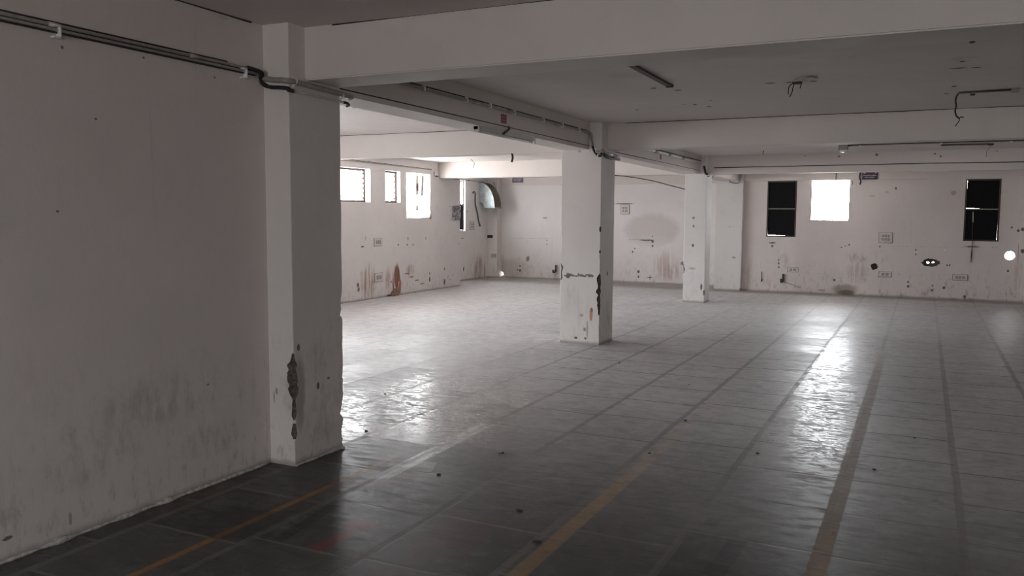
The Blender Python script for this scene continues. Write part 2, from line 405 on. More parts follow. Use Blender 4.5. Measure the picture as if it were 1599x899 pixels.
def slab(bm, x0, x1, y0, y1, z0f, z1):
    vs = [bm.verts.new((x, y, z)) for x, y, z in ((x0, y0, z0f(y0)), (x1, y0, z0f(y0)), (x1, y1, z0f(y1)), (x0, y1, z0f(y1)), (x0, y0, z1), (x1, y0, z1), (x1, y1, z1), (x0, y1, z1))]
    for q in ((0, 1, 2, 3), (4, 5, 6, 7), (0, 1, 5, 4), (1, 2, 6, 5), (2, 3, 7, 6), (3, 0, 4, 7)): bm.faces.new([vs[i] for i in q])
    return bm
slab(bm, XF-.4, XR+.3, YR-.3, YBL+.4, zc, 3.0)
tag(build('ceiling', bm, M_ceil), 'flat grey painted ceiling slab over the hall', 'ceiling', kind='structure')

# ------------------------------------------------------------------ walls
ZT = 2.75
# left wall beside the camera
lw = []
for u, v, w, h, s in ((290, 610, .9, .35, .30), (200, 660, .9, .4, .25), (330, 690, .6, .25, .25), (120, 740, .5, .3, .2), (60, 600, .5, .4, .12)):
    lw.append(stain(u, v, 0, XW, w, h, GRIME, s, .9, 2))
for u, v in ((97, 74), (224, 90), (335, 121), (150, 186), (90, 330), (325, 600)):
    lw.append(stain(u, v, 0, XW, .018, .018 if v < 80 else .012, DARK, .75, .3))
lw += [stain(12, 840, 0, XW, .05, .02, DARK, .8, .4), stain(110, 810, 0, XW, .02, .07, GRIME, .6, .4), stain(345, 27, 0, XW, .12, .02, DARK, .6, .5, 2)]
M_lw = plaster('left wall plaster', (.77, .705, .672), lw, low=.42, lowz=1.0)
tag(build('wall_left', wall_mesh(0, XW, XW-.3, YR, 4.02, 0, ZT), M_lw), 'long scuffed white wall beside the camera, conduits along its top', 'wall', kind='structure')

# far wall of the left bay, with its window openings and the added hidden ones
farst = [stain(619, 441, 0, XL, .30, .66, (.26, .10, .055), .9, .3, 1), stain(620, 432, 0, XL, .19, .52, (.25, .10, .06), .92, .35), stain(624, 447, 0, XL, .12, .35, (.36, .17, .11), .85, .4), stain(575, 440, 0, XL, .55, .75, (.36, .23, .155), .9, .6, 1), stain(640, 422, 0, XL, .35, .3, (.38, .21, .15), .85, .7, 1), stain(606, 436, 0, XL, .2, .5, (.38, .23, .16), .8, .6, 1)]
farst += [stain(672, 338, 0, XL, .10, .16, (.32, .24, .20), .8, .8), stain(644, 431, 0, XL, .52, .035, GRIME, .0, .3)]
for u, v, w, h in ((559, 445, .08, .10), (560, 452, .07, .10), (671, 436, .07, .12), (671, 427, .05, .06), (694, 440, .09, .15), (694, 420, .05, .08), (700, 431, .03, .04), (703, 436, .03, .04), (708, 429, .03, .03), (611, 440, .04, .05), (608, 461, .2, .05), (648, 457, .05, .05), (636, 382, .04, .05), (637, 372, .03, .08), (665, 372, .03, .08), (645, 382, .06, .03), (622, 382, .06, .03), (566, 385, .12, .03), (571, 372, .02, .10), (696, 375, .02, .04), (716, 380, .03, .05)):
    farst.append(stain(u, v, 0, XL, w, h, DARK, .85, .45))
for k in range(4):
    u = 634+8*k; farst.append(stain(u+1, 427+5.2*k, 0, XL, .2, .03, DARK, .7, .5))
W1 = (11.45, 12.632, 1.745, 2.335); W2 = (13.11, 13.60, 1.745, 2.335); W3 = (13.82, 14.69, 1.465, 2.335)
hid_light = [(6.0, 7.5, .7, 2.0), (10.5, 11.3, 1.3, 2.2)]  # unseen openings, added and sized to light the bay
w3o = [(13.82, 2.33), (14.25, 2.335), (14.68, 2.33), (14.69, 2.0), (14.68, 1.85), (14.685, 1.72), (14.66, 1.66), (14.69, 1.58), (14.67, 1.50), (14.62, 1.47), (14.55, 1.48), (14.5, 1.47), (14.2, 1.46), (13.95, 1.47), (13.82, 1.46), (13.815, 1.8), (13.80, 2.05)]
holes = [(*w, None) for w in (W1, W2)]+[(*h, None) for h in hid_light]+[(13.72, 14.85, 1.36, 2.40, w3o)]
M_far = plaster('left bay plaster', (.81, .78, .765), farst, low=.40, pegs=.06)
tag(build('wall_far_left', wall_mesh(0, XL, XL-.22, YLB-.3, 15.89, 0, ZT, holes), M_far), 'white far wall of the left bay with rust runs and small window openings', 'wall', kind='structure')
bm = wall_mesh(1, 15.89, 15.70, XF-.05, XL-.22, 0, ZT)
tag(build('wall_recess_return', bm, M_far), 'short return wall where the left bay steps back', 'wall', kind='structure')
W4 = (16.35, 17.31, 1.147, 2.31)
recst = [stain(748, 420, 0, XF, .42, .8, (.26, .13, .08), .95, .5, 1), stain(757, 420, 0, XF, .10, .7, (.30, .16, .10), .8, .5, 1), stain(742, 425, 0, XF, .12, .6, (.35, .2, .12), .7, .6, 1),
         stain(722, 372, 0, XF, .16, .03, GRIME, .7, .4), stain(724, 420, 0, XF, .06, .12, DARK, .8, .4), stain(730, 330, 0, XF, .05, .04, DARK, .7, .3), stain(740, 402, 0, XF, .2, .3, SMOKE, .5, .8, 2)]
M_rec = plaster('recess plaster', (.82, .79, .77), recst, low=.45, pegs=.05)
tag(build('wall_recess', wall_mesh(0, XF, XF-.22, 15.70, YBL+.3, 0, ZT, [(*W4, None)]), M_rec), 'stained recess wall behind the metal duct elbow in the far left corner', 'wall', kind='structure')
tag(build('wall_corner_pier', box(BM(), XF-.02, -9.34, 18.42, YBL+.1, 0, ZT), M_rec), 'narrow white pier filling the far left corner of the hall', 'pier', kind='structure')

# back wall, left half
bl = [stain(1018, 358, 1, YBL, 1.35, .75, (.56, .50, .475), .55, .35, 0), stain(1018, 375, 1, YBL, 1.2, .25, (.72, .69, .66), .5, .6, 0),
      stain(1003, 374, 1, YBL, .85, .05, GRIME, .75, .5, 2), stain(1010, 375, 1, YBL, .35, .04, DARK, .75, .4), stain(1040, 415, 1, YBL, .8, .75, (.45, .30, .26), .5, .6, 1), stain(1048, 425, 1, YBL, .5, .5, (.40, .28, .24), .5, .6, 1),
      stain(800, 418, 1, YBL, 1.2, .55, (.52, .46, .42), .55, .8, 0), stain(783, 410, 1, YBL, .35, .6, (.45, .38, .33), .5, .7, 1), stain(860, 330, 1, YBL, .5, .8, (.7, .68, .66), .3, .6),
      stain(824, 404, 1, YBL, .12, .16, GRIME, .85, .5), stain(823, 372, 1, YBL, 1.6, .025, GRIME, .5, .5, 2), stain(851, 340, 1, YBL, .12, .04, GRIME, .7, .3), stain(1068, 411, 1, YBL, .18, .12, (.18, .09, .07), .85, .6),
      stain(975, 318, 1, YBL, .5, .035, GRIME, .8, .4)]
for u, v, w in ((812, 422, .06), (808, 421, .04), (812, 415, .04), (854, 375, .03), (854, 381, .03), (1019, 377, .06), (1019, 384, .05), (1019, 369, .03), (997, 424, .07), (997, 432, .05), (988, 393, .04), (991, 388, .03)):
    bl.append(stain(u, v, 1, YBL, w, w*1.1, DARK, .85, .3))
bl += [stain(1015, 433, 1, YBL, .16, .022, DARK, .8, .2), stain(1015, 433, 1, YBL, .022, .15, DARK, .8, .2)]
M_bl = plaster('back left plaster', (.82, .785, .77), bl, low=.42, pegs=.04)
hL = at(783, 427, 1, YBL)
tag(build('wall_back_left', wall_mesh(1, YBL, YBL+.22, XF-.22, -3.6, 0, ZT, [(hL.x-.12, hL.x+.12, max(.0, hL.z-.13), hL.z+.13, jag(hL.x, hL.z, .055, .06, 22, .2, 3))]), M_bl), 'white back wall of the left bay with a round grey smudge', 'wall', kind='structure')
# pilaster on the back wall
pst = [stain(1145, 354, 1, 17.66, .5, .03, GRIME, .3, .4, 2), stain(1146, 402, 1, 17.66, .08, .05, GRIME, .7, .4), stain(1157, 452, 1, 17.66, .1, .1, (.15, .12, .10), .6, .5)]
M_pil = plaster('pilaster plaster', (.76, .74, .72), pst, low=.3)
tag(build('wall_back_pilaster', box(BM(), -3.89, -3.345, 17.66, YBL+.1, 0, ZT, .006), M_pil), 'white pilaster on the back wall left of the first black window', 'pilaster', kind='structure')

# back wall, right half
br = [stain(1318, 452, 1, YB, .55, .26, (.30, .25, .21), .8, .5, 0), stain(1322, 457, 1, YB, .35, .14, (.14, .11, .09), .85, .5, 0), stain(1340, 425, 1, YB, .55, .5, (.42, .34, .30), .55, .7, 1), stain(1342, 402, 1, YB, .5, .3, GRIME, .55, .8, 2),
      stain(1222, 405, 1, YB, .35, .5, SMOKE, .5, .9, 2), stain(1170, 430, 1, YB, .14, .75, (.42, .36, .32), .6, .5, 1), stain(1375, 400, 1, YB, .35, .3, GRIME, .4, .9, 2),
      stain(1206, 379, 1, YB, .16, .04, DARK, .8, .5), stain(1206, 384, 1, YB, .05, .06, DARK, .8, .4), stain(1518, 385, 1, YB, .28, .04, DARK, .75, .5, 0), stain(1552, 386, 1, YB, .18, .04, DARK, .7, .5, 2), stain(1517, 397, 1, YB, .03, .24, DARK, .85, .3),
      stain(1491, 277, 1, YB, .09, .05, GRIME, .9, .4), stain(1489, 301, 1, YB, .1, .1, GRIME, .5, .4), stain(1590, 395, 1, YB, .012, .4, GRIME, .7, .3), stain(1590, 425, 1, YB, .15, .8, (.4, .33, .3), .5, .7, 1),
      stain(1362, 306, 1, YB, .12, .02, GRIME, .6, .4), stain(1386, 300, 1, YB, .1, .06, GRIME, .5, .5, 2), stain(1565, 300, 1, YB, .2, .12, SMOKE, .4, .8, 2), stain(1440, 385, 1, YB, 2.2, .012, GRIME, .45, .4, 2), stain(1330, 428, 1, YB, 2.4, .012, SMOKE, .4, .4, 2),
      stain(1446, 458, 1, YB, .25, .14, GRIME, .5, .8, 2), stain(1506, 467, 1, YB, 1.4, .05, (.1, .08, .07), .6, .6, 2), stain(1283, 453, 1, YB, .2, .04, GRIME, .6, .5)]
for u, v, w in ((1216, 411, .04), (1216, 406, .03), (1216, 417, .035), (1303, 437, .045), (1326, 382, .03), (1320, 384, .02), (1314, 386, .025), (1418, 440, .04), (1418, 447, .05), (1430, 390, .03), (1430, 397, .03), (1456, 446, .03), (1455, 453, .04), (1474, 449, .05), (1479, 414, .03), (1483, 414, .03), (1574, 423, .04), (1506, 463, .05), (1580, 355, .035), (1590, 360, .05), (1597, 358, .06), (1597, 392, .07), (1374, 385, .03), (1399, 294, .04)):
    br.append(stain(u, v, 1, YB, w, w*1.2, DARK, .85, .3))
M_br = plaster('back right plaster', (.76, .70, .675), br, low=.62, pegs=.06)
BW1 = (-2.887, -2.318, 1.12, 2.24); BW2 = (-2.055, -1.328, 1.447, 2.24); BW3 = (.655, 1.225, 1.10, 2.235)
hA = at(1453, 410, 1, YB); hB = at(1577, 399, 1, YB); hC = at(1365, 416, 1, YB)
def hb(c, r): return (c.x-r, c.x+r, c.z-r, c.z+r)
holes = [(*w, None) for w in (BW1, BW2, BW3)]
holes += [(*hb(hA, .24), jag(hA.x, hA.z, .15, .078, 30, .16, 5)), (*hb(hB, .17), jag(hB.x, hB.z, .085, .08, 26, .06, 8))]
tag(build('wall_back', wall_mesh(1, YB, YB+.22, -3.6, XR+.2, 0, ZT, holes), M_br), 'stained white back wall with two black windows and broken holes', 'wall', kind='structure')
tag(build('wall_back_corner_pier', box(BM(), 1.665, 2.15, 17.55, YB+.02, 0, ZT, .006), M_br), 'pier on the back wall at the right edge of the photo', 'pier', kind='structure')
# rubble plug filling most of the first hole (two gaps stay open) and the shallow closed hole
bm = wall_mesh(1, YB+.05, YB+.14, hA.x-.2, hA.x+.2, hA.z-.15, hA.z+.15, [(hA.x-.09, hA.x+.0, hA.z-.05, hA.z+.05, jag(hA.x-.045, hA.z-.002, .026, .022, 18, .1, 4)), (hA.x+.005, hA.x+.10, hA.z-.045, hA.z+.05, jag(hA.x+.045, hA.z+.004, .024, .018, 18, .35, 9))])
tag(build('wall_back_rubble', bm, M_conc), 'broken masonry left inside the wide hole in the back wall', 'masonry', kind='structure')
bm = BM()
ring = [bm.verts.new((a, YB-.004, z)) for a, z in jag(hC.x, hC.z, .040, .045, 18, .15, 2)]
rin = [bm.verts.new((a, YB-.012, z)) for a, z in jag(hC.x, hC.z, .052, .056, 18, .15, 2)]
rb = [bm.verts.new((a, YB-.001, z)) for a, z in jag(hC.x, hC.z, .060, .064, 18, .12, 2)]
for A, B in ((ring, rin), (rin, rb)):
    for k in range(18): bm.faces.new((A[k-1], A[k], B[k], B[k-1]))
bm.faces.new(ring)
M_holed = simple('dark wall cavity', (.05, .04, .036), .95, 0, .3, 50, .1)
tag(build('trim_5', bm, M_holed), 'dark round broken pipe hole right of the bright window', 'hole', kind='structure')

# walls out of view
rear_light = [(-2.3, -1.45, 1.25, 2.12, None), (.8, 1.55, 1.25, 2.12, None)]  # unseen openings, added to light the front of the hall
M_rear = plaster('rear plaster', (.74, .69, .66))
tag(build('wall_rear', wall_mesh(1, YR, YR-.25, XW-.3, XR+.2, 0, ZT, rear_light), M_rear), 'rear wall behind the camera with two added light openings', 'wall', kind='structure')
tag(build('wall_right', wall_mesh(0, XR, XR+.25, YR-.2, YB+.2, 0, ZT), M_rear), 'right side wall of the hall, outside the photo', 'wall', kind='structure')
tag(build('wall_bay_end', wall_mesh(1, YLB, YLB-.25, XL-.2, XW-.3, 0, ZT), M_rear), 'end wall of the left bay behind the near wall', 'wall', kind='structure')

# ------------------------------------------------------------------ columns with broken corners
def column(name, x0, x1, y0, y1, z1, chips, mat, label, dz=.012):
    """chips: {corner: [(z0, z1, depth)]}, corners fl fr br bl (f = towards the camera)"""
    cs = [('fl', x0, y0, 1, 1), ('fr', x1, y0, -1, 1), ('br', x1, y1, -1, -1), ('bl', x0, y1, 1, -1)]
    nz = int(z1/dz); bm = BM(); rows = []
    for j in range(nz+1):
        z = z1*j/nz; row = []
        for ci, (c, x, y, sx, sy) in enumerate(cs):
            d = .006+.003*mnoise.noise((ci*7.1, z*9, 1.1))
            for a, b, dep in chips.get(c, ()):
                if a < z < b:
                    t = (z-a)/(b-a); e = min(1, 6*t*(1-t)+.1)
                    d = max(d, dep*e*(.75+.6*mnoise.noise((ci*3.3+a, z*16, 2.2))+.25*mnoise.noise((ci*3.3+a, z*55, 4.2))))
            d2 = d*(1+.5*mnoise.noise((ci*5.3, z*21, 7.7))) if d > .012 else d
            dm = d*.62 if d > .012 else d*.3
            if d > .012:
                d2 = d*(.62+.9*abs(mnoise.noise((ci*5.3+9, z*8, 7.7)))); d = d*(.62+.9*abs(mnoise.noise((ci*2.3+9, z*8, 1.7)))); dm = min(d, d2)*.7
            pts = [(x+sx*d, y), (x+sx*dm, y+sy*dm), (x, y+sy*d2)]
            if ci in (1, 3): pts = [(x, y+sy*d2), (x+sx*dm, y+sy*dm), (x+sx*d, y)]
            # ring order: fl -> fr -> br -> bl, each corner entered from the previous side
            if ci == 0: pts = [(x, y+sy*d2), (x+sx*dm, y+sy*dm), (x+sx*d, y)]
            if ci == 1: pts = [(x+sx*d, y), (x+sx*dm, y+sy*dm), (x, y+sy*d2)]
            if ci == 2: pts = [(x, y+sy*d2), (x+sx*dm, y+sy*dm), (x+sx*d, y)]
            if ci == 3: pts = [(x+sx*d, y), (x+sx*dm, y+sy*dm), (x, y+sy*d2)]
            row.append((pts, d))
        rows.append(row)
    V = [[bm.verts.new((*p, z1*j/nz)) for pts, d in row for p in pts] for j, row in enumerate(rows)]
    for j in range(nz):
        for k in range(12):
            f = bm.faces.new((V[j][k], V[j][(k+1) % 12], V[j+1][(k+1) % 12], V[j+1][k]))
            ci, kk = divmod(k, 3)
            if kk < 2 and max(rows[j][ci][1], rows[j+1][ci][1]) > .013: f.material_index = 1
    bm.faces.new(V[0]); bm.faces.new(V[-1])
    o = build(name, bm, [mat, M_conc]); tag(o, label, 'column', kind='structure'); return o
p1 = [stain(505, 650, 0, -3.41, .5, .5, (.40, .36, .33), .5, .7, 2), stain(500, 560, 0, -3.41, .3, .3, SMOKE, .4, .8, 2), stain(497, 602, 0, -3.41, .025, .05, DARK, .9, .3), stain(466, 542, 0, -3.41, .03, .05, DARK, .8, .3), stain(513, 590, 0, -3.41, .03, .02, DARK, .7, .3),
      stain(468, 610, 0, -3.41, .12, .5, (.33, .28, .24), .7, .6), stain(432, 610, 1, 4.0, .02, .05, GRIME, .7, .4), stain(428, 620, 1, 4.0, .012, .08, GRIME, .7, .3), stain(500, 720, 0, -3.41, .9, .09, (.30, .25, .22), .5, .6, 2)]
for v in (60, 98, 150, 200, 240, 280, 330, 420, 520, 545, 600, 650, 690):
    p1.append(stain(406+v*.018, v, 1, 4.0, .014, .02+.02*random.random(), DARK, .6, .3))
M_p1 = plaster('near column plaster', (.78, .73, .70), p1, low=.5, lowz=1.1)
column('column', -3.93, -3.41, 4.0, 4.49, zc(4.2)+.02, {'fr': [(.15, .47, .034), (.40, .66, .058), (.55, .72, .022), (1.0, 1.25, .009)], 'br': [(.86, 1.02, .035), (.05, .20, .035), (.19, .36, .042), (.34, .55, .016), (.55, .8, .012), (1.2, 1.5, .01), (0, .06, .03)]}, M_p1,
       'nearest square column, at the end of the left wall, broken corner edges')
c2 = [stain(882+4.3*k, 430+1.2*math.sin(k*2.1), 1, 9.45, .035+.045*((k*7) % 5)/5, .022+.03*((k*3) % 4)/4, CONC, .92, .5) for k in range(11)]+[stain(887, 430, 1, 9.45, .07, .07, CONC, .9, .6), stain(923, 491, 1, 9.45, .045, .17, (.45, .22, .13), .9, .3), stain(924, 484, 1, 9.45, .035, .06, (.22, .10, .07), .85, .4), stain(917, 515, 1, 9.45, .025, .24, GRIME, .6, .35),
      stain(890, 455, 1, 9.45, .10, .2, SMOKE, .5, .8, 2), stain(908, 492, 1, 9.45, .07, .05, SMOKE, .8, .5), stain(899, 527, 1, 9.45, .05, .03, DARK, .8, .4), stain(913, 514, 1, 9.45, .04, .05, GRIME, .8, .4), stain(914, 528, 1, 9.45, .03, .03, DARK, .8, .3),
      stain(900, 480, 1, 9.45, .45, .7, (.55, .52, .49), .35, .8, 1), stain(949, 427, 0, -3.42, .05, .06, DARK, .85, .3), stain(950, 500, 0, -3.42, .35, .6, GRIME, .4, .8, 2), stain(905, 236, 1, 9.45, .05, .03, GRIME, .5, .4)]
M_c2 = plaster('middle column plaster', (.79, .74, .715), c2, low=.30, lowz=.9)
column('column', -3.93, -3.425, 9.45, 9.93, zc(9.7)+.02, {'fr': [(1.33, 1.42, .016), (1.02, 1.14, .020), (.56, .86, .040), (.34, .62, .042), (.0, .36, .010), (1.1, 1.35, .008)], 'fl': [(.74, .96, .042), (1.2, 1.3, .01)], 'br': [(.38, .7, .016), (.15, .42, .024), (0, .12, .012)]}, M_c2,
       'middle square column with a brown crack band and broken corner')
c3 = [stain(1083, 340, 1, 14.93, .05, .05, GRIME, .8, .4), stain(1083, 353, 1, 14.93, .04, .06, GRIME, .8, .4), stain(1082, 383, 1, 14.93, .05, .06, DARK, .8, .4), stain(1081, 419, 1, 14.93, .14, .06, SMOKE, .6, .6), stain(1095, 448, 1, 14.93, .04, .12, DARK, .85, .4), stain(1080, 435, 1, 14.93, .2, .3, SMOKE, .35, .8, 2)]
M_c3 = plaster('third column plaster', (.79, .765, .745), c3, low=.25)
column('column', -3.84, -3.455, 14.93, 15.32, zc(15.1)+.02, {'fl': [(.50, .68, .045), (.28, .34, .02)], 'fr': [(.1, .24, .02)]}, M_c3,
       'farthest free standing square column, in front of the back wall')

# ------------------------------------------------------------------ beams
M_beam = plaster('beam paint', (.74, .685, .65), [stain(1000, 185, 1, 9.65, .3, .02, GRIME, .5, .6, 2)]+[stain(u, v, 1, 15.0, w*.6, w*.6, DARK, .85, .3, 0, .06) for u, v, w in ((1257, 243, .04), (1310, 244, .05), (1369, 241.5, .07), (1460, 240, .05), (1469, 244, .05), (1557, 236, .03))], low=0, streak=.12)
def beam(x0, x1, y0, y1, label, dz=0.):
    bm = BM(); slab(bm, x0, x1, y0, y1, lambda y: zb(y)+dz, 2.72)
    bmesh.ops.bevel(bm, geom=[e for e in bm.edges if all(v.co.z < 2.6 for v in e.verts)], offset=.008, segments=2, affect='EDGES')
    tag(build('beam', bm, M_beam), label, 'beam', kind='structure')
beam(-3.42, XR, 4.15, 4.47, 'nearest cross beam, spanning right from the nearest column')
beam(-3.44, XR, 9.65, 9.90, 'second cross beam, spanning right from the middle column', .010)
beam(XL, -3.9, 9.70, 9.93, 'cross beam over the left bay, behind the middle column')
beam(-3.47, XR, 15.0, 15.25, 'third cross beam, right of the farthest column')
beam(XL-.0, -3.8, 15.0, 15.25, 'cross beam at the back of the left bay')
beam(-3.9, -3.58, 4.47, 9.46, 'lengthwise beam from the nearest to the middle column')
beam(-3.9, -3.58, 9.92, 14.94, 'lengthwise beam from the middle to the farthest column')
beam(-3.85, -3.44, 15.25, 17.70, 'lengthwise beam from the farthest column to the back pilaster')
beam(-3.4, XR, 17.73, 17.81, 'shallow beam strip along the top of the right back wall')
beam(XF, -3.85, 18.58, 18.66, 'shallow beam strip along the top of the left back wall')
# dark gaps of broken paint where beams and walls meet the ceiling, and thin dark lines on the beam faces
def trim(nm, pts, r, label, mat=M_cable, seg=6):
    tag(tb(nm, pts, r, mat, None, seg), label, 'paint gap', kind='structure')
trim('trim_1', [(-3.583, 4.6, 2.385), (-3.583, 6.5, 2.373), (-3.583, 9.44, 2.352)], .0055, 'dark seam along the lengthwise beam by the red notice')
trim('trim_2', [(-3.583, 9.94, 2.345), (-3.583, 14.92, 2.328)], .0055, 'dark seam along the second lengthwise beam')
trim('trim_3', [(-3.35, 14.998, 2.375), (0, 14.998, 2.383), (5, 14.998, 2.36)], .007, 'dark seam across the third cross beam')
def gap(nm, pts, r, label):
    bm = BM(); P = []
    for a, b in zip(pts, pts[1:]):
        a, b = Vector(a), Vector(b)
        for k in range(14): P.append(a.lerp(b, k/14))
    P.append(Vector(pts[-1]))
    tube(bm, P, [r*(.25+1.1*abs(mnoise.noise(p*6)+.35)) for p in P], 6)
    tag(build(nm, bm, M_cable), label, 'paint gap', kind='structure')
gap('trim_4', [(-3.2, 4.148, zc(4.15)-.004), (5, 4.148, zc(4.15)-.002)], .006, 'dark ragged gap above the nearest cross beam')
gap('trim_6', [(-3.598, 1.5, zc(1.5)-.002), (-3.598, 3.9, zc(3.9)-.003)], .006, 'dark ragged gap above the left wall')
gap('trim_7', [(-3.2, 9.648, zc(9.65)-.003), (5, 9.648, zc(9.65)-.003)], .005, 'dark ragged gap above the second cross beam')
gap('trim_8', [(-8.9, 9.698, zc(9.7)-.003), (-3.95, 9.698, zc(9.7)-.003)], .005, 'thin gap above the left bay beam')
# crumbling plaster foot along the left wall
bm = BM()
P = []; y = 0.2
while y < 3.98: P.append(Vector((-3.594, y, .006))); y += .02
tube(bm, P, [.006+.016*max(0, mnoise.noise((0, p.y*8, 3))+.25*mnoise.noise((0, p.y*30, 5))+.3) for p in P], 7)
tag(build('baseboard_left', bm, M_lime), 'crumbled white plaster edge at the foot of the left wall', 'plaster edge', kind='structure')
bm = BM(); P = [Vector((-3.404, 4.0+.02*k, .005)) for k in range(25)]
tube(bm, P, [.005+.012*max(0, mnoise.noise((1, p.y*9, 3))+.3) for p in P], 7)
tag(build('baseboard_column', bm, M_lime), 'crumbled white plaster edge at the foot of the nearest column', 'plaster edge', kind='structure')

# ------------------------------------------------------------------ windows
def win(nm, loc, label): return thing(nm, loc, label, 'window', None, 'structure')
def frame_x(par, x, w, bars, t=.022, d=.03, mat=None):
    """window frame in an opening of a wall that faces +X: bars named by their side"""
    y0, y1, z0, z1 = w
    for b in bars:
        bm = BM()
        if b == 'top': box(bm, x-d, x, y0, y1, z1-t, z1, .003)
        if b == 'bottom': box(bm, x-d, x, y0, y1, z0, z0+t, .003)
        if b == 'near': box(bm, x-d, x, y0, y0+t, z0+t, z1-t, .003)
        if b == 'far': box(bm, x-d, x, y1-t, y1, z0+t, z1-t, .003)
        build('frame_bar', bm, mat or M_brownmetal, par)
def clips(par, x, y, z0, z1, n):
    for k in range(n):
        z = z0+(k+.5)*(z1-z0)/n; build('louver_clip', box(BM(), x-.02, x+.004, y-.034, y, z-.009, z+.009, .002), M_brownmetal, par)
w = win('window_1', (XL-.14, 12.04, 1.745), 'first window opening beside the nearest column, thin dark frame')
frame_x(w, XL-.12, W1, ('top', 'bottom', 'near', 'far'), .034, .04); clips(w, XL-.13, W1[1]-.022, 1.78, 2.3, 6)
w = win('window_2', (XL-.14, 13.35, 1.745), 'narrow window opening with a dark louver frame, second on the far wall')
frame_x(w, XL-.09, W2, ('top', 'bottom', 'near', 'far'), .034, .04); clips(w, XL-.11, W2[1]-.022, 1.78, 2.3, 5)
w = win('window_3', (XL-.14, 14.25, 1.465), 'knocked out window opening with a broken lower corner')
bm = BM(); P = [Vector((XL-.10, 14.56-.004*k, 2.30-.033*k)) for k in range(13)]
tube(bm, P, [.021+.007*mnoise.noise((k*.7, 0, 1)) for k in range(13)], 6); build('bent_frame_strip', bm, M_brownmetal, w)
for z, s in ((2.26, .034), (2.20, .034), (2.13, .050), (2.08, .066), (2.03, .050), (1.96, .036), (1.66, .040)):
    bm = BM(); bmesh.ops.create_icosphere(bm, subdivisions=2, radius=s)
    for v in bm.verts: v.co = Vector((XL-.11, 14.36+.02*mnoise.noise((z*9, 1, 1)), z))+Vector((v.co.x*.5, v.co.y*.7, v.co.z*1.5))*(1+.5*mnoise.noise(v.co*60))
    build('frame_fragment', bm, M_brownmetal, w)
tube(bm := BM(), [(XL-.11, 14.36, 1.46), (XL-.112, 14.362, 1.9), (XL-.11, 14.36, 2.335)], .005, 5); build('hanging_wire', bm, M_cable, w)
w = win('window_4', (XF-.14, 16.83, 1.147), 'half hidden recess window, bright above and black below')
frame_x(w, XF-.06, W4, ('top', 'bottom', 'near', 'far'), .03, mat=M_pvcw)
build('middle_bar', box(BM(), XF-.09, XF-.05, W4[0], W4[1], 1.74, 1.765, .003), M_brownmetal, w)
build('upright_bar', box(BM(), XF-.09, XF-.055, 17.17, 17.20, 1.765, 2.28, .003), M_brownmetal, w)
o = build('lower_pane', box(BM(), XF-.05, XF-.03, W4[0]+.03, 17.275, 1.18, 1.74), M_darkpane, w); o['label'] = 'black lower pane'
def frame_y(nm, w_, mid, label, gaps):
    x0, x1, z0, z1 = w_; t = .026; y = YB+.015
    r = win(nm, ((x0+x1)/2, YB+.03, z0), label)
    for q in ((x0, x0+t, z0, z1), (x1-t, x1, z0, z1), (x0+t, x1-t, z1-t, z1), (x0+t, x1-t, z0, z0+t)):
        build('frame_bar', box(BM(), q[0], q[1], y-.022, y+.045, q[2], q[3], .004), M_brownmetal, r)
    o = build('middle_rail', box(BM(), x0+t, x1-t, y-.010, y+.03, mid-.012, mid+.012, .004), M_alu, r); o['label'] = 'worn pale middle rail'
    for i, (a, b) in enumerate(((mid, z1-t), (z0+t, mid))):
        g = gaps[i]; bm = BM()
        vs = [(x0+t+g[0], a+g[4]), (x1-t-g[1], a+g[5]), (x1-t-g[2], b-g[6]), (x0+t+g[3], b-g[7])]
        F = [[bm.verts.new((px, y+d, pz)) for px, pz in vs] for d in (.008, .016)]
        bm.faces.new(F[0]); bm.faces.new(F[1])
        for k in range(4): bm.faces.new((F[0][k-1], F[0][k], F[1][k], F[1][k-1]))
        build('pane', bm, M_darkpane, r)
    return r
frame_y('window_5', BW1, 1.685, 'first black window on the back wall, two dark panes in a brown frame',
        [(-.004, -.004, -.004, -.004, -.004, -.004, -.004, -.004), (.002, -.004, -.004, -.004, .010, -.004, -.004, -.004)])
r6 = win('window_6', ((BW2[0]+BW2[1])/2, YB+.05, BW2[2]), 'bright open window on the back wall between the black windows')
for q in ((BW2[0], BW2[0]+.014, BW2[2], BW2[3]), (BW2[1]-.012, BW2[1], BW2[2], BW2[3]), (BW2[0], BW2[1], BW2[2], BW2[2]+.014)):
    build('frame_bar', box(BM(), q[0], q[1], YB+.01, YB+.05, q[2], q[3], .003), M_brownmetal, r6)
frame_y('window_7', BW3, 1.685, 'black window at the right end of the back wall, light leaking at its rail',
        [(-.002, -.004, -.004, .003, .024, -.004, -.004, -.004), (-.004, .003, -.002, -.004, -.004, -.004, -.004, .003)])

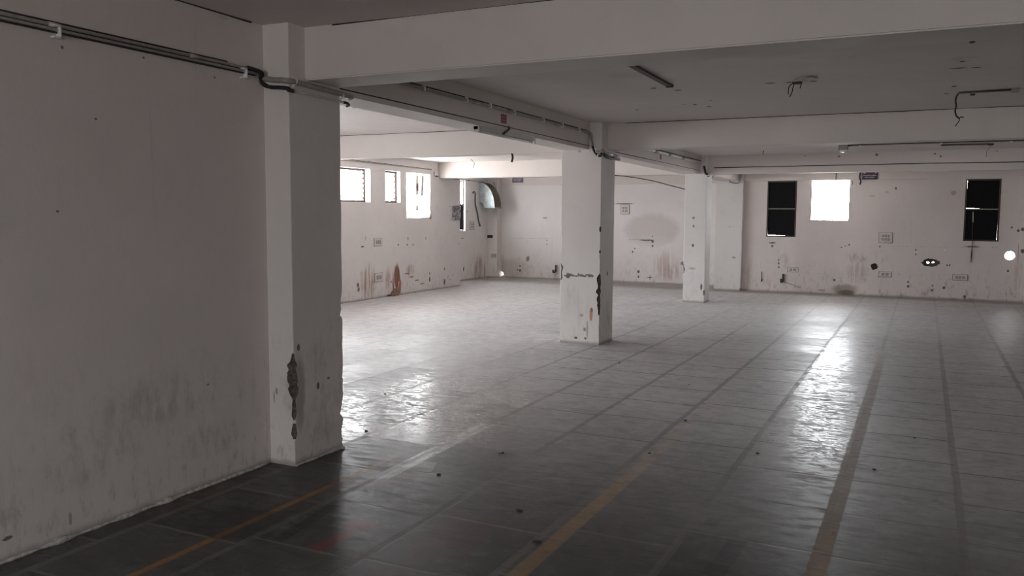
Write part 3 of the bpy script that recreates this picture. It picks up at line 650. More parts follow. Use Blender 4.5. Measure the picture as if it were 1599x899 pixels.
# ------------------------------------------------------------------ conduits on the left wall
def PX(u, v, ax, val): return tuple(at(u, v, ax, val))
def conduit(name, label, group, pts, r, mat, joints=(), jm=None, cat='conduit', sm=0):
    t = thing(name, pts[0], label, cat, group)
    tb('pipe', pts, r, mat, t, 12, sm)
    for a, b in joints: tb('coupling', [a, b], r*1.28, jm or mat, t, 12)
    return t
x = XW+.011
conduit('conduit', 'upper of two grey conduits along the top of the left wall', 'left wall conduits', [(x, -1, 2.4035), (x, 3.88, 2.388)], .0085, M_pvcl, [((x, 2.60, 2.392), (x, 2.66, 2.392)), ((x, 3.42, 2.3895), (x, 3.48, 2.3893))])
conduit('conduit', 'lower of two grey conduits along the top of the left wall', 'left wall conduits', [(x, -1, 2.383), (x, 4.0, 2.368)], .0075, M_pvcl)
tag(tb('cable', [(XW+.006, -1, 2.3925), (XW+.006, 1.5, 2.3865), (XW+.006, 3.88, 2.3775)], .0035, M_cable), 'thin dark strip between the two left wall conduits', 'cable')  # dark strips laid along the conduits
tag(tb('cable', [(XW+.008, -1, 2.3705), (XW+.008, 1.5, 2.364), (XW+.008, 3.92, 2.3555)], .0045, M_cable), 'thick dark strip under the two left wall conduits', 'cable')
tag(tb('cable', [(XW+.004, -1, 2.417), (XW+.004, 1.5, 2.410), (XW+.004, 3.7, 2.402)], .004, M_cable), 'thin dark cable above the two left wall conduits', 'cable')
for (u, v), lab in (((85, 50), 'white pipe clip on the left wall nearer the camera'), ((378, 115), 'white pipe clip on the left wall just before the column')):
    c = at(u, v, 0, XW); t = thing('pipe_clip', c, lab, 'pipe clip', 'left wall pipe clips')
    build('back_plate', box(BM(), XW, XW+.030, c.y+.007, c.y+.015, c.z-.030, c.z+.030, .002), M_clip, t)
    for dz in (-.026, .026): build('arm', box(BM(), XW+.002, XW+.030, c.y-.024, c.y+.015, c.z+dz-.0045, c.z+dz+.0045, .002), M_clip, t)
# black hose and conduits bending round the nearest column
HZ1 = (at(436, 136.5, 1, 3.978).z+at(450, 140, 0, -3.393).z)/2
pts = [PX(386, 105.5, 0, XW+.012), PX(393, 107.5, 0, XW+.014), (-3.565, 3.95, 2.372), PX(406, 124, 1, 3.972), PX(411, 131.5, 1, 3.976), PX(422, 136, 1, 3.980), PX(436, 136.5, 1, 3.978), (-3.401, 3.986, HZ1), PX(450, 140, 0, -3.393), PX(458, 142, 0, -3.395)]
t = thing('flexible_hose', pts[0], 'black flexible hose snaking from the left wall onto the nearest column', 'hose')
bm = BM(); tube(bm, pts, .0118, 10, 6); build('hose', bm, M_black, t)
c = at(422.5, 136, 1, 3.985); build('strap', box(BM(), c.x-.0035, c.x+.0035, c.y-.0125, c.y+.016, c.z-.012, c.z+.013, .002), M_clip, t)
pts = [PX(408, 121, 1, 3.985), PX(425, 124.5, 1, 3.982), PX(441, 125, 1, 3.982), (-3.415, 3.980, 2.322), (-3.396, 4.0, 2.322), PX(463, 128.5, 0, -3.395), PX(500, 138, 0, -3.394), PX(543, 149.5, 0, -3.394), (-3.397, 4.595, 2.303), (-3.43, 4.61, 2.300)]
t = conduit('conduit', 'thick grey conduit wrapped round the top of the nearest column', None, pts, .0165, M_pvc, sm=3)
pts = [PX(458, 142, 0, -3.399), PX(500, 151, 0, -3.400), PX(536, 160, 0, -3.400)]
t = conduit('conduit', 'thin grey conduit below the thick one on the nearest column', None, pts, .0075, M_pvcl)
tb('end_elbow', [PX(536, 160, 0, -3.400), PX(542, 161, 0, -3.400), (-3.405, 4.575, 2.25), (-3.43, 4.585, 2.245)], .0085, M_black, t, 10, 3)
for (u, v), lab in (((461, 127), 'white saddle clip on the near end of the thick column conduit'), ((534, 149), 'white saddle clip at the far end of the thick column conduit')):
    c = at(u, v, 0, -3.392); t = thing('pipe_clip', c, lab, 'pipe clip', 'column pipe clips')
    bm = BM(); a = [(-3.412+.034*math.sin(k*math.pi/8), c.y, c.z-.022*math.cos(k*math.pi/8)) for k in range(9)]
    for p, q in zip(a, a[1:]):
        tube(bm, [p, q], .0045, 6)
    build('saddle', bm, M_clip, t); build('foot', box(BM(), -3.411, -3.404, c.y-.010, c.y+.010, c.z-.040, c.z-.018, .002), M_clip, t)

# conduit along the first lengthwise beam
xb = -3.580; xp = xb+.016
t = thing('conduit', (xp, 4.6, 2.52), 'grey conduit with couplings along the first lengthwise beam', 'conduit')
A, B = Vector((xp, 4.5, 2.527)), Vector((xp, 9.30, 2.503))
tb('pipe', [A, B], .0135, M_pvc, t, 12)
for u, v in ((742, 159), (795, 173), (870, 191)):
    c = at(u, v, 0, xp); k = (c.y-A.y)/(B.y-A.y); p = A.lerp(B, k); tb('coupling', [p-Vector((0, .06, 0)), p+Vector((0, .06, 0))], .0165, M_pvc, t, 12)
elb = [PX(917, 204, 0, xp), PX(923, 206, 0, xp), PX(926, 210, 1, 9.425), PX(926, 219, 1, 9.425)]
tb('elbow', [B-Vector((0, .05, 0)), B, (xp+.004, 9.40, 2.497), (xp+.012, 9.425, 2.475), (xp+.012, 9.425, 2.44)], .0175, M_pvc, t, 12, 4)
tb('drop_pipe', [(xp+.012, 9.425, 2.45), PX(926, 228, 1, 9.425)], .011, M_pvc, t, 10)
for u, v in ((661, 135), (728, 153), (765, 163), (803, 174), (848, 184), (878, 193), (904, 200)):
    c = at(u, v, 0, xp); k = (c.y-A.y)/(B.y-A.y); p = A.lerp(B, k)
    build('clip_band', box(BM(), xb, xb+.034, p.y-.007, p.y+.007, p.z-.021, p.z+.024, .003), M_clip, t)
tag(tb('cable', [(xb+.004, 4.6, 2.549), (xb+.005, 6.5, 2.541), (xb+.004, 9.35, 2.524)], .005, M_cable), 'dark cable above the conduit on the first lengthwise beam', 'cable')
pts = [PX(925, 227, 1, 9.427), PX(926.5, 233, 1, 9.425), PX(929, 238, 1, 9.424), PX(933, 242, 1, 9.426), PX(938, 243.5, 1, 9.428), (-3.418, 9.43, 2.262), PX(948, 245.5, 0, -3.408), PX(960, 248, 0, -3.410), PX(967, 249.5, 0, -3.412)]
t = thing('flexible_hose', pts[0], 'black hose dropping onto the top of the middle column', 'hose'); bm = BM(); tube(bm, pts, .0125, 10, 5); build('hose', bm, M_black, t)
c = at(934, 243, 1, 9.428); build('strap', box(BM(), c.x-.008, c.x+.008, 9.41, 9.446, c.z-.016, c.z+.016, .002), M_clip, t)
pts = [PX(930, 237, 1, 9.43), PX(940, 237.5, 1, 9.43), (-3.412, 9.432, 2.298), PX(947, 239.5, 0, -3.406), PX(958, 242.5, 0, -3.406), PX(969, 245, 0, -3.406)]
conduit('conduit', 'short thick conduit wrapped round the top of the middle column', None, pts, .0165, M_pvc,
        [(PX(949, 240, 0, -3.406), PX(955, 241.7, 0, -3.406)), (PX(962, 243.5, 0, -3.406), PX(968.5, 244.8, 0, -3.406))], M_pvcw, sm=4)

# conduit along the second lengthwise beam
t = thing('conduit', (xp, 10, 2.49), 'pale conduit along the second lengthwise beam', 'conduit')
a, b, c, d = [at(*q, 0, xp) for q in ((1014, 233.5), (1046, 241.5), (1066, 247), (1098, 254.5))]
tb('pipe', [(xp, 9.95, 2.487), a, b, c, d], .017, M_pvcw, t, 12)
for q in ((1025, 236.3), (1046, 241.5), (1066, 247)):
    p = at(*q, 0, xp); tb('coupling', [p-Vector((0, .09, 0)), p+Vector((0, .09, 0))], .021, M_pvc, t, 12)
tb('elbow', [d-Vector((0, .05, 0)), d, d+Vector((.012, .07, -.03)), d+Vector((.016, .08, -.11))], .019, M_pvc, t, 10, 4)
tag(tb('cable', [(xb+.004, 9.95, 2.512), at(1060, 242, 0, xb+.004), at(1097, 251.5, 0, xb+.004)], .006, M_cable), 'dark cable above the pale conduit on the second lengthwise beam', 'cable')
pts = [PX(1099.5, 259, 1, 14.905), PX(1100.5, 265, 1, 14.905), PX(1102, 271, 1, 14.908), (-3.45, 14.91, 2.26), (-3.437, 14.95, 2.225)]
t = thing('flexible_hose', pts[0], 'black hose at the top of the farthest column', 'hose'); bm = BM(); tube(bm, pts, .017, 10, 4); build('hose', bm, M_black, t)
pts = [PX(1105.5, 273.5, 0, -3.435), PX(1111.5, 274, 0, -3.435)]
conduit('conduit', 'white stub of conduit beside the top of the farthest column', None, pts, .018, M_pvcw)
t = thing('cable', (-3.5, 15.5, 2.24), 'pale loose rod leaning down beside the farthest column', 'rod'); tb('rod', [PX(1115.5, 271, 1, 15.55), PX(1106.5, 294, 1, 15.50)], .011, M_pvcw, t, 8)
t.name = 'loose_rod'; tb('thin_wire_or_shade', [PX(1114.5, 272, 1, 15.53), PX(1106, 291, 1, 15.48)], .004, M_cable, t, 6)  # thin dark tube drawn as the rod's shaded side
# sagging cable behind the columns
pts = [PX(945, 272.5, 1, 14.975), PX(966, 274, 1, 14.965), PX(990, 277, 1, 14.95), PX(1018, 282, 1, 14.94), PX(1045, 289, 1, 14.94), PX(1072, 296, 1, 14.96)]
tag(tb('cable', pts, .008, M_cable, None, 8, 5), 'dark cable sagging from behind the middle column to the farthest column', 'cable')
# thin conduits on the far wall of the left bay
t = conduit('conduit', 'thin grey conduit above the three bay windows', None, [(XL+.008, 7.0, 2.475), (XL+.008, 12, 2.449), (XL+.008, 14.72, 2.425)], .008, M_pvc)
tb('upper_cable', [(XL+.006, 7.0, 2.50), (XL+.006, 12.2, 2.466), (XL+.006, 14.72, 2.436)], .004, M_cable, t, 6)
conduit('conduit', 'thin conduit ending at the bay wall corner, right of the broken window', None, [(XL+.012, 14.89, 2.305), (XL+.012, 15.87, 2.268)], .011, M_pvc, [((XL+.012, 14.88, 2.305), (XL+.012, 14.93, 2.304))], M_brownmetal)
conduit('conduit', 'thin conduit above the recess window', None, [(XF+.01, 16.4, 2.345), (XF+.01, 18.2, 2.31)], .008, M_pvc, [((XF+.01, 17.40, 2.326), (XF+.01, 17.46, 2.325))], M_brownmetal)

# ------------------------------------------------------------------ signs
def signboard(nm, c, w, h, label, grp):
    """notice board facing -Y, c = middle of its face"""
    t = thing(nm, c, label, 'sign', grp)
    build('board', box(BM(), c[0]-w/2, c[0]+w/2, c[1], c[1]+.012, c[2]-h/2, c[2]+h/2, .002), M_navy, t)
    build('red_band', box(BM(), c[0]-w*.48, c[0]+w*.48, c[1]-.0015, c[1]+.003, c[2]+h*.10, c[2]+h*.46), M_maroon, t)
    for s in (-1, 1):
        bm = BM(); q = [bm.verts.new((c[0]+s*(w*.36)+a, c[1]-.003, c[2]+h*.24+b)) for a, b in ((-.018, -.010), (.0, -.016), (.020, -.008), (.016, .012), (-.006, .018), (-.020, .008))]
        bm.faces.new(q); build('symbol', bm, M_print, t)
    rr = random.Random(11)
    for row, (z, x0, x1) in enumerate(((-.06, -.43, .43), (-.27, -.32, .26))):
        bm = BM(); xx = x0
        while xx < x1:
            ww = rr.uniform(.016, .030); hh = rr.uniform(.045, .075)
            box(bm, c[0]+xx*w, c[0]+(xx+ww)*w, c[1]-.003, c[1]+.002, c[2]+(z-hh)*h, c[2]+(z+hh)*h)
            xx += ww+(.012 if rr.random() < .8 else .035)
        build('lettering', bm, M_print, t)
signboard('notice_sign', (-.978, YB-.085, 2.335), .275, .175, 'navy and maroon notice sign on the back wall right of the bright window', 'navy notice signs')
p = at(808, 281, 1, 18.56)
signboard('notice_sign', (p.x, 18.56, p.z+.035), .28, .19, 'navy and maroon notice sign high on the back wall of the left bay', 'navy notice signs')
c = at(787, 185.5, 0, xb+.003); t = thing('red_notice', c, 'small red notice stuck on the first lengthwise beam', 'sign', 'red notices')
build('sheet', box(BM(), xb-.001, xb+.003, c.y-.055, c.y+.055, c.z-.040, c.z+.040), M_red, t)
for dz in (.014, -.012): build('lettering', box(BM(), xb+.002, xb+.0042, c.y-.046, c.y+.046, c.z+dz-.007, c.z+dz+.007), M_pink, t)
c = at(1032, 245, 0, xb+.003); t = thing('red_notice', c, 'tiny red notice under the pale conduit on the second lengthwise beam', 'sign', 'red notices')
build('sheet', box(BM(), xb-.001, xb+.003, c.y-.05, c.y+.05, c.z-.035, c.z+.035), simple('faded pink notice', (.26, .13, .12)), t); build('lettering', box(BM(), xb+.002, xb+.0042, c.y+.012, c.y+.046, c.z-.03, c.z+.03), M_red, t)

# ------------------------------------------------------------------ ceiling and beam fittings
# batten under the first lengthwise beam, over the left bay
a, b = at(740, 198.5, 0, -3.70), at(825, 216, 0, -3.70)
zb_ = lambda y: zb(y)
t = thing('batten_light', (-3.72, (a.y+b.y)/2, zb(a.y)-.02), 'pale tube batten under the first lengthwise beam', 'light fitting')
y0, y1 = 6.75, 8.0
build('housing', slab(BM(), -3.66, -3.62, y0, y1, lambda y: zb(y)-.028, 2.335), M_batten, t)
tb('tube', [(-3.64, y0+.05, zb(y0)-.040), (-3.64, y1-.05, zb(y1)-.040)], .012, M_pvcw, t)
for yy in (y0, y1-.03): build('end_cap', box(BM(), -3.665, -3.615, yy, yy+.03, zb(yy)-.054, zb(yy)+.002, .003), M_clip, t)
t = thing('broken_strap', PX(792, 204, 0, -3.57), 'black strap dangling from the first lengthwise beam below the red notice', 'strap')
tb('strap', [PX(793.5, 197, 0, -3.572), PX(795, 201, 0, -3.56), PX(791, 205, 0, -3.555), PX(786, 208.5, 0, -3.55)], [.007, .011, .013, .012], M_black, t, 8, 3)
p = at(801, 243, 1, 9.75)
tag(tb('cable', [(p.x, 9.72, zb(9.7)+.005), PX(800.6, 246, 1, 9.71), PX(799, 253, 1, 9.70)], .014, M_black, None, 8, 2), 'short black cable end hanging under the left bay beam', 'cable')
p = at(741, 250, 1, 12.0); t = thing('cable', p, 'thin curled wire hanging from the left bay ceiling', 'wire'); tb('wire', [PX(735, 249, 1, 12.3), PX(738, 251, 1, 12.3), PX(740.5, 255, 1, 12.3), PX(739, 262, 1, 12.3)], .005, M_grey, t, 6, 4)
t.name = 'hanging_wire'
# dark batten base on the middle ceiling bay
zz = lambda y: zc(y)
t = thing('empty_batten', (-1.98, 6.53, zc(6.5)), 'dark empty batten base screwed to the ceiling, wall side', 'light fitting')
bm = slab(BM(), -2.005, -1.955, 5.95, 7.12, lambda y: zc(y)-.016, 2.70); build('channel', bm, M_slot, t)
for yy in (5.95, 7.10): build('end_cap', box(BM(), -2.01, -1.95, yy-.008, yy+.02, zc(yy)-.022, zc(yy)+.01, .003), M_cable, t)
# bare wires
c = at(1241, 128, 2, zc(7.1)); Y0 = c.y
t = thing('ceiling_wires', c, 'bare wires drooping from a hole in the middle of the ceiling', 'wires')
build('rose', box(BM(), c.x-.018, c.x+.05, Y0-.03, Y0+.03, zc(Y0)-.016, zc(Y0)+.01, .006), M_slot, t)
for P in ([(1240, 129), (1233, 134), (1231, 141), (1231, 147)], [(1240, 129), (1238, 138), (1236, 146), (1232.5, 151)], [(1240, 129.5), (1247, 127), (1252, 127), (1251, 132), (1249, 138)]):
    tb('wire', [PX(u, v, 1, Y0-.02) for u, v in P], .0042, M_cable, t, 6, 5)
tb('loose_cable', [PX(1241, 127, 2, zc(Y0)-.010), PX(1252, 122, 2, zc(Y0)-.012), PX(1264, 119.5, 2, zc(Y0)-.010), PX(1276, 121, 2, zc(Y0)-.008)], .006, M_grey, t, 6, 4)
# conduit stub with a dangling cable
zq = zc(8.27)-.012; a, b = at(1497, 145.5, 2, zq), at(1580, 140.5, 2, zq)
t = thing('conduit', a, 'ceiling conduit stub with a cable dangling from its end', 'conduit')
tb('pipe', [a, b], .010, M_pvc, t, 10); tb('shade_seam', [a+Vector((0, -.013, .002)), b+Vector((0, -.013, .002))], .007, M_cable, t, 6)  # second tube paints the shadow line beside the stub
c = at(1519, 145, 2, zq); build('bracket', box(BM(), c.x-.018, c.x+.018, c.y-.02, c.y+.02, zq-.022, zq+.012, .004), M_cable, t)
build('end_box', box(BM(), b.x-.005, b.x+.05, b.y-.03, b.y+.03, zq-.022, zq+.012, .004), M_pvc, t)
yy = a.y
tb('dangling_cable', [a, PX(1494, 150, 1, yy), PX(1492, 157, 1, yy), PX(1493, 165, 1, yy), PX(1491.5, 173, 1, yy), PX(1493, 180, 1, yy), PX(1497, 184.5, 1, yy)], .0075, M_cable, t, 8, 5)
tb('frayed_wire', [PX(1497, 184, 1, yy), PX(1498, 188, 1, yy), PX(1491.5, 197, 1, yy)], .004, M_cable, t, 6, 3)
tb('frayed_wire', [PX(1497, 186, 1, yy), PX(1500, 183, 1, yy), PX(1505, 183, 1, yy)], .005, M_cable, t, 6, 3)
# long conduit on the far ceiling bay, with a box at its end and a branch
YC = 13.45; zq = zc(YC)-.018
a = at(1318, 225, 1, YC); a.z = zq; b = Vector((4.9, YC, zq))
t = thing('conduit', a, 'long ceiling conduit in front of the third cross beam, box at its end', 'conduit')
tb('pipe', [a, b], .016, M_pvc, t, 10); tb('shade_seam', [a+Vector((0, -.022, .004)), b+Vector((0, -.022, .004))], .009, M_cable, t, 6)  # dark tube standing in for the conduit's shadow
for u in (1343, 1470, 1579):
    c = at(u, 224, 1, YC); build('saddle', box(BM(), c.x-.012, c.x+.012, c.y-.024, c.y+.024, zq-.020, zq+.016, .003), M_clip, t)
o = build('junction_box', box(BM(), a.x-.075, a.x+.055, a.y-.06, a.y+.06, zq-.066, zq+.018, .008), simple('aged box', (.36, .33, .31)), t)
o = build('sensor_lens', box(BM(), a.x-.05, a.x+.025, a.y-.055, a.y+.05, zq-.100, zq-.060, .012), simple('gleam white lens', (.9, .88, .86), .3), t); o['label'] = 'underside lens, gleam painted white'  # white colour paints the gleam on the box's underside
q = at(1470, 224, 1, YC).x; p0, p1, p2 = Vector((q, YC, zq)), Vector((q, YC+.5, zq-.002)), Vector((q+.60, YC+.5, zq-.002))
tb('branch_pipe', [p0, p0.lerp(p1, .9), p1, p1.lerp(p2, .05), p2], .010, M_pvc, t, 8); tb('shade_seam', [p1+Vector((0, -.006, .010)), p2+Vector((0, -.006, .010))], .007, M_cable, t, 6)  # dark tube drawn as the shadow along the branch
tb('branch_end', [p2, p2+(p2-p1)*.12], .014, M_cable, t, 8)
tb('loose_wire', [p2+(p2-p1)*.1, PX(1544, 232, 1, p2.y), PX(1541, 236, 1, p2.y-.03), PX(1540, 245, 1, p2.y-.03)], .0045, M_grey, t, 6, 4)
t = thing('hanging_wire', PX(1195, 234, 1, 14.2), 'thin hooked wire hanging before the third cross beam', 'wire'); tb('wire', [PX(1197, 233, 1, 14.2), PX(1193.5, 233.5, 1, 14.2), PX(1192, 237, 1, 14.2), PX(1191, 241, 1, 14.2)], .006, M_cable, t, 6, 4)

# ------------------------------------------------------------------ things on the back wall
t = thing('hanging_wire', PX(1306, 268, 1, YB-.1), 'dark wire hanging across the bright back window', 'wire')
tb('wire', [PX(1303, 266, 1, YB-.1), PX(1305.5, 270, 1, YB-.1), PX(1305, 282, 1, YB-.1), PX(1304, 300, 1, YB-.1), PX(1303.3, 316, 1, YB-.1)], .0075, M_cable, t, 6, 4)
t = thing('cable', PX(1343, 275, 1, YB-.1), 'short dark cable stub hanging left of the right notice sign', 'cable')
tb('cable_stub', [PX(1343.5, 269, 1, YB-.1), PX(1342.3, 277, 1, YB-.1), PX(1344, 282, 1, YB-.08), PX(1343, 288, 1, YB-.05)], .014, M_cable, t, 8, 4)
t = thing('pipe_hook', PX(1330, 284, 1, YB-.02), 'small dark hook at the top corner of the bright back window', 'hook')
tb('hook', [PX(1330, 282, 1, YB-.02), PX(1331, 286, 1, YB-.03), PX(1330, 288, 1, YB-.02)], .009, M_cable, t, 6, 3)
t = thing('hanging_wire', PX(1520, 329, 1, YB-.02), 'dark wire hanging over the lower half of the right black window', 'wire')
tb('wire', [PX(1519, 328, 1, YB-.02), PX(1520, 340, 1, YB-.02), PX(1518.5, 352, 1, YB-.02), PX(1518, 385, 1, YB-.02), PX(1516, 410, 1, YB-.012)], .006, M_cable, t, 6, 3)
tb('pale_end', [PX(1519.5, 331, 1, YB-.024), PX(1519.5, 347, 1, YB-.024)], .008, M_pvcw, t, 6)
# pipe hook on the pilaster
t = thing('conduit', PX(1157, 272, 1, 17.60), 'bent grey pipe below the beam on the back pilaster', 'conduit')
tb('pipe', [PX(1157.5, 270, 1, 17.62), PX(1156, 278, 1, 17.62), PX(1154.5, 284, 1, 17.62), PX(1150, 285.8, 1, 17.62), PX(1142, 285, 1, 17.62), PX(1138.5, 283, 1, 17.64)], .013, M_grey, t, 8, 4)
# stubs of pipe near the floor
def stub(u, v, h, foot, ax, val, label, r=.02):
    c = at(u, v, ax, val); t = thing('pipe_stub', c, label, 'pipe', 'pipe stubs near the floor')
    tb('riser', [c+Vector((0, -.03, h)), c+Vector((0, -.03, 0))], r, M_cable, t, 10)
    f = c+Vector((-foot, -.03, -.02)); tb('foot', [c+Vector((0, -.03, 0)), f], r*.9, M_cable, t, 10)
    tb('upturned_end', [f, f+Vector((0, 0, .07))], r*.9, M_cable, t, 10)
    return t
stub(868.5, 424, .16, .07, 1, YBL, 'dark bent pipe stub left of the middle column, on the bay back wall')
t = stub(1223, 439, .15, .04, 1, YB, 'dark bent pipe stub below the first black window')
tb('thin_wire_or_shade', [PX(1225, 440, 1, YB-.02), PX(1236, 444, 1, YB-.02), PX(1250, 449, 1, YB-.02)], .005, M_grey, t, 6, 3)
t = thing('pipe_stub', PX(1189, 430, 1, YB-.02), 'thin dark wire stub near the floor beside the back pilaster', 'pipe', 'pipe stubs near the floor')
tb('riser', [PX(1189.5, 424, 1, YB-.02), PX(1189.5, 438, 1, YB-.02)], .007, M_cable, t, 6); tb('tip', [PX(1190, 436, 1, YB-.03), PX(1188.5, 439, 1, YB-.03)], .014, M_cable, t, 6)

# switch boards
def switchboard(u, v, w, h, ax, val, label, sock=2, lines=2, tilt=0):
    c = at(u, v, ax, val); t = thing('switch_board', c, label, 'switch board', 'switch boards')
    o = 1-ax; s = 1 if ax == 0 else -1
    def B(nm, a0, a1, z0, z1, d0, d1, mat, bev=.003):
        lo = [0, 0, 0]; hi = [0, 0, 0]; lo[o], hi[o] = c[o]+a0, c[o]+a1; lo[2], hi[2] = c.z+z0, c.z+z1
        e = sorted((val+s*d0, val+s*d1)); lo[ax], hi[ax] = e
        return build(nm, box(BM(), lo[0], hi[0], lo[1], hi[1], lo[2], hi[2], bev), mat, t)
    B('back_box', -w/2, w/2, -h/2, h/2, -.003, .008, M_plated)
    B('plate', -w/2+.012, w/2-.012, -h/2+.012, h/2-.006, .0, .014, M_plate)
    for j in range(lines):
        for k in range(sock):
            a = (-.5+(k+.5)/sock)*w*.62; z = (-.5+(j+.5)/lines)*h*.62
            B('switch', a-w*.22/sock, a+w*.22/sock, z-h*.22/lines, z+h*.22/lines, .010, .019, M_plated, .002)
    return t
switchboard(590, 378, .26, .15, 0, XL, 'switch board at mid height on the bay wall, below the broken window', 3, 1)
switchboard(591, 433, .28, .17, 0, XL, 'switch board beside the rust run low on the bay wall', 2, 1)
switchboard(1383, 371, .25, .21, 1, YB, 'square switch board right of the bright back window', 3, 2)
switchboard(1382, 428, .24, .11, 1, YB, 'low socket plate under the dark pipe hole', 2, 1)
switchboard(1238, 421, .22, .10, 1, YB, 'low socket plate below the first black window', 2, 1)
switchboard(1499, 433, .26, .12, 1, YB, 'low socket plate left of the round bright hole', 3, 1)
switchboard(976, 327, .22, .22, 1, YBL, 'faint square switch board right of the middle column', 2, 2)
switchboard(737, 352, .26, .20, 0, XF, 'faint switch board under the dangling recess cable', 2, 2)
switchboard(771, 399, .12, .10, 1, 18.42, 'small socket plate on the corner pier', 2, 1)
c = at(765.5, 369, 1, 18.42); t = thing('cable_gland', c, 'small dark box on the edge of the corner pier', 'box')
build('body', box(BM(), c.x-.06, c.x+.07, 18.38, 18.43, c.z-.032, c.z+.032, .006), M_cable, t); build('lid', box(BM(), c.x-.05, c.x+.0, 18.372, 18.385, c.z-.024, c.z+.024, .003), M_slot, t)

# duct elbow in the far corner
cy0, cy1, cz, cxx = 18.00, 18.32, 1.69, XF+.02
t = thing('duct_elbow', (cxx, cy0, cz), 'galvanised duct elbow bending down in the far left corner', 'duct')
n = 18; ao, bo, ai, bi = .395, .60, .10, .13
oc = [(cxx+ao*math.cos(k*math.pi/2/n), cz+bo*math.sin(k*math.pi/2/n)) for k in range(n+1)]
ic = [(cxx+ai*math.cos(k*math.pi/2/n), cz+.0+bi*math.sin(k*math.pi/2/n)) for k in range(n+1)]
oc.append((cxx-.01, cz+bo)); ic.append((cxx-.01, cz+bi))
def duct_plate(nm, y):
    bm = BM(); L = [[bm.verts.new((a, yy, b)) for a, b in q] for yy in (y, y+.004) for q in (oc, ic)]
    for k in range(n+1):
        for fo, fi in ((L[0], L[1]), (L[2], L[3])): bm.faces.new((fo[k], fo[k+1], fi[k+1], fi[k]))
        bm.faces.new((L[0][k], L[0][k+1], L[2][k+1], L[2][k])); bm.faces.new((L[1][k], L[1][k+1], L[3][k+1], L[3][k]))
    build(nm, bm, M_duct, t)
duct_plate('side_plate', cy0); duct_plate('rear_side_plate', cy1)
for nm, cv, mt in (('outer_band', oc, M_ductband), ('inner_band', ic, M_duct)):
    bm = BM(); A = [bm.verts.new((a, cy0-.012, b)) for a, b in cv]; B = [bm.verts.new((a, cy1+.01, b)) for a, b in cv]
    ff = [bm.faces.new((A[k], A[k+1], B[k+1], B[k])) for k in range(n+1)]; bmesh.ops.solidify(bm, geom=ff, thickness=.005); build(nm, bm, mt, t)
build('flange', box(BM(), cxx+ao-.012, cxx+ao+.012, cy0-.015, cy1+.012, cz-.012, cz+.02, .003), M_grey, t)
tb('hanger', [(cxx+.34, 18.1, cz+.50), (cxx+.30, 18.12, 2.30)], .02, M_pvc, t, 8)
# cable dangling on the recess wall
pts = [PX(738, 302, 0, XF+.02), PX(739.5, 299.5, 0, XF+.03), PX(742, 301, 0, XF+.03), PX(742, 312, 0, XF+.025), PX(742.5, 320, 0, XF+.025), PX(745.5, 332, 0, XF+.025), PX(747, 343, 0, XF+.025), PX(750, 353, 0, XF+.02)]
tag(tb('cable', pts, .012, M_black, None, 8, 4), 'black cable dangling on the recess wall left of the duct elbow', 'cable')
# crumpled foil sheet at the wall corner
a = at(707, 321, 0, XL+.02); b = at(718, 344, 0, XL+.02)
bm = BM(); nn = 16; G = [[None]*(nn+1) for _ in range(nn+1)]
for i in range(nn+1):
    for j in range(nn+1):
        yy_ = a.y+(15.88-a.y)*i/nn; z_ = b.z+(a.z-b.z)*j/nn
        G[i][j] = bm.verts.new((XL+.022+.018*mnoise.noise((yy_*14, z_*11, 1))+.010*mnoise.noise((yy_*40, z_*33, 4)), yy_+.006*mnoise.noise((z_*30, 1, 1)), z_))
ff = [bm.faces.new((G[i][j], G[i+1][j], G[i+1][j+1], G[i][j+1])) for i in range(nn) for j in range(nn)]
bmesh.ops.solidify(bm, geom=ff, thickness=.002)
t = thing('foil_sheet', (XL+.02, a.y, b.z), 'crumpled silver foil sheet stuck at the bay wall corner', 'foil')
build('sheet', bm, M_foil, t)
for z_ in (a.z-.01, b.z+.0): tb('tape_strip', [(XL+.004, a.y-.10, z_), (XL+.02, a.y+.03, z_)], .008, M_clip, t, 6)
# rusty scrap leaning at the foot of the bay wall
c = at(618, 458, 0, XL+.03); t = thing('board_scrap', c, 'scrap of rusty board at the foot of the bay wall', 'scrap')
bm = BM(); bmesh.ops.create_icosphere(bm, subdivisions=3, radius=1)
for v in bm.verts:
    v.co = Vector((XL+.03+v.co.x*.028, c.y+v.co.y*.15, max(.0, c.z+v.co.z*.10)))*1.0
    v.co += Vector((.01, .03, .02))*mnoise.noise(v.co*14); v.co.z = max(0, v.co.z)
build('scrap', bm, M_board, t)
tb('splinter', [PX(623, 440, 0, XL+.012), PX(620, 455, 0, XL+.03)], .010, M_lime, t, 6)

# ------------------------------------------------------------------ small debris on the floor
deb = [(685, 741, .030, 'dark chip on the floor in front of the nearest column shadow'), (967, 567, .028, 'dark chip on the floor in front of the middle column'), (572, 673, .028, 'dark chip on the floor right of the nearest column'),
       (601, 615, .026, 'dark chip on the left bay floor, far from the columns'), (1070, 657, .030, 'dark chip on the brown lane line, at its middle'), (1014, 708, .026, 'dark chip beside the brown lane line, nearer the camera'),
       (839, 846, .028, 'dark twig left of the yellow line near the bottom'), (811, 797, .026, 'thin dark sliver in the middle of the near floor'), (1183, 708, .024, 'dark chip on the pale joint right of the brown lane line'),
       (1365, 733, .026, 'dark crumb right of the orange lane line'), (785, 707, .024, 'dark crumb on the open floor left of the yellow line'), (780, 708, .018, 'small crumb beside another on the open floor'),
       (1428, 684, .020, 'tiny crumb in the right floor lanes'), (533, 700, .040, 'broken plaster lump at the foot of the nearest column'), (1076, 601, .018, 'tiny crumb in front of the farthest column lane'), (922, 561, .016, 'tiny crumb below the middle column')]
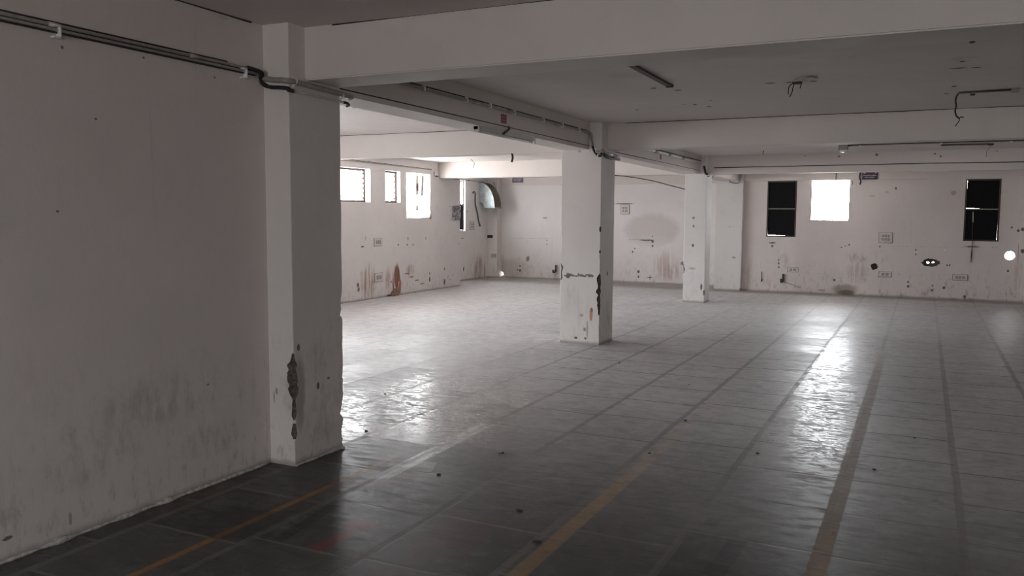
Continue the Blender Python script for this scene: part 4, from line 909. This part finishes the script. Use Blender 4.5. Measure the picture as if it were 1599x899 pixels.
for i, (u, v, s, lab) in enumerate(deb):
    s *= 1. if 'lump' in lab else .66
    c = at(u, v, 2, 0); bm = BM(); bmesh.ops.create_icosphere(bm, subdivisions=2, radius=1)
    rr = random.Random(i); an = rr.uniform(-.6, .6); el = 2.6 if 'twig' in lab or 'sliver' in lab else 1.3
    for q in bm.verts:
        w_ = q.co*(1+.45*mnoise.noise(q.co*2.1+Vector((i*3, 0, 0))))
        xx, yy2 = w_.x*s*el*.5, w_.y*s*.5
        q.co = Vector((c.x+xx*math.cos(an)-yy2*math.sin(an), c.y+xx*math.sin(an)+yy2*math.cos(an), max(0, s*.16+w_.z*s*.28)))
    tag(build('debris_chip', bm, M_lime if 'plaster' in lab else M_debris), lab, 'debris', 'floor debris')

# ------------------------------------------------------------------ daylight
w = bpy.data.worlds.new('overcast sky'); SC.world = w; w.use_nodes = True; nt = w.node_tree; nt.nodes.clear(); n = N(nt)
out = nt.nodes.new('ShaderNodeOutputWorld'); bg = nt.nodes.new('ShaderNodeBackground'); nt.links.new(bg.outputs[0], out.inputs[0])
tc = nt.nodes.new('ShaderNodeTexCoord'); up = n.sep(tc.outputs['Generated'])[2]
n.put(bg.inputs[0], n.mix(n.rng(up, -.12, .25), (.60, .60, .60), (.93, .965, 1.0))); bg.inputs[1].default_value = SKY
def portal(nm, c, sx, sy, d):
    L = bpy.data.lights.new(nm, 'AREA'); L.shape = 'RECTANGLE'; L.size, L.size_y = sx, sy; L.cycles.is_portal = True
    o = bpy.data.objects.new(nm, L); COL.objects.link(o); o.location = c; o.rotation_euler = Vector(d).to_track_quat('-Z', 'Y').to_euler()
for (a, b, c_, d_) in [W1, W2, (13.7, 14.85, 1.36, 2.4)]+hid_light: portal('window_portal', (XL-.24, (a+b)/2, (c_+d_)/2), b-a, d_-c_, (1, 0, 0))  # includes the added hidden openings
portal('window_portal', (XF-.24, (W4[0]+W4[1])/2, (1.76+2.31)/2), W4[1]-W4[0], .55, (1, 0, 0))
portal('window_portal', ((BW2[0]+BW2[1])/2, YB+.24, (BW2[2]+BW2[3])/2), BW2[1]-BW2[0], BW2[3]-BW2[2], (0, -1, 0))
for a, b, c_, d_, _ in rear_light: portal('window_portal', ((a+b)/2, YR-.28, (c_+d_)/2), b-a, d_-c_, (0, 1, 0))  # portals at the added rear openings
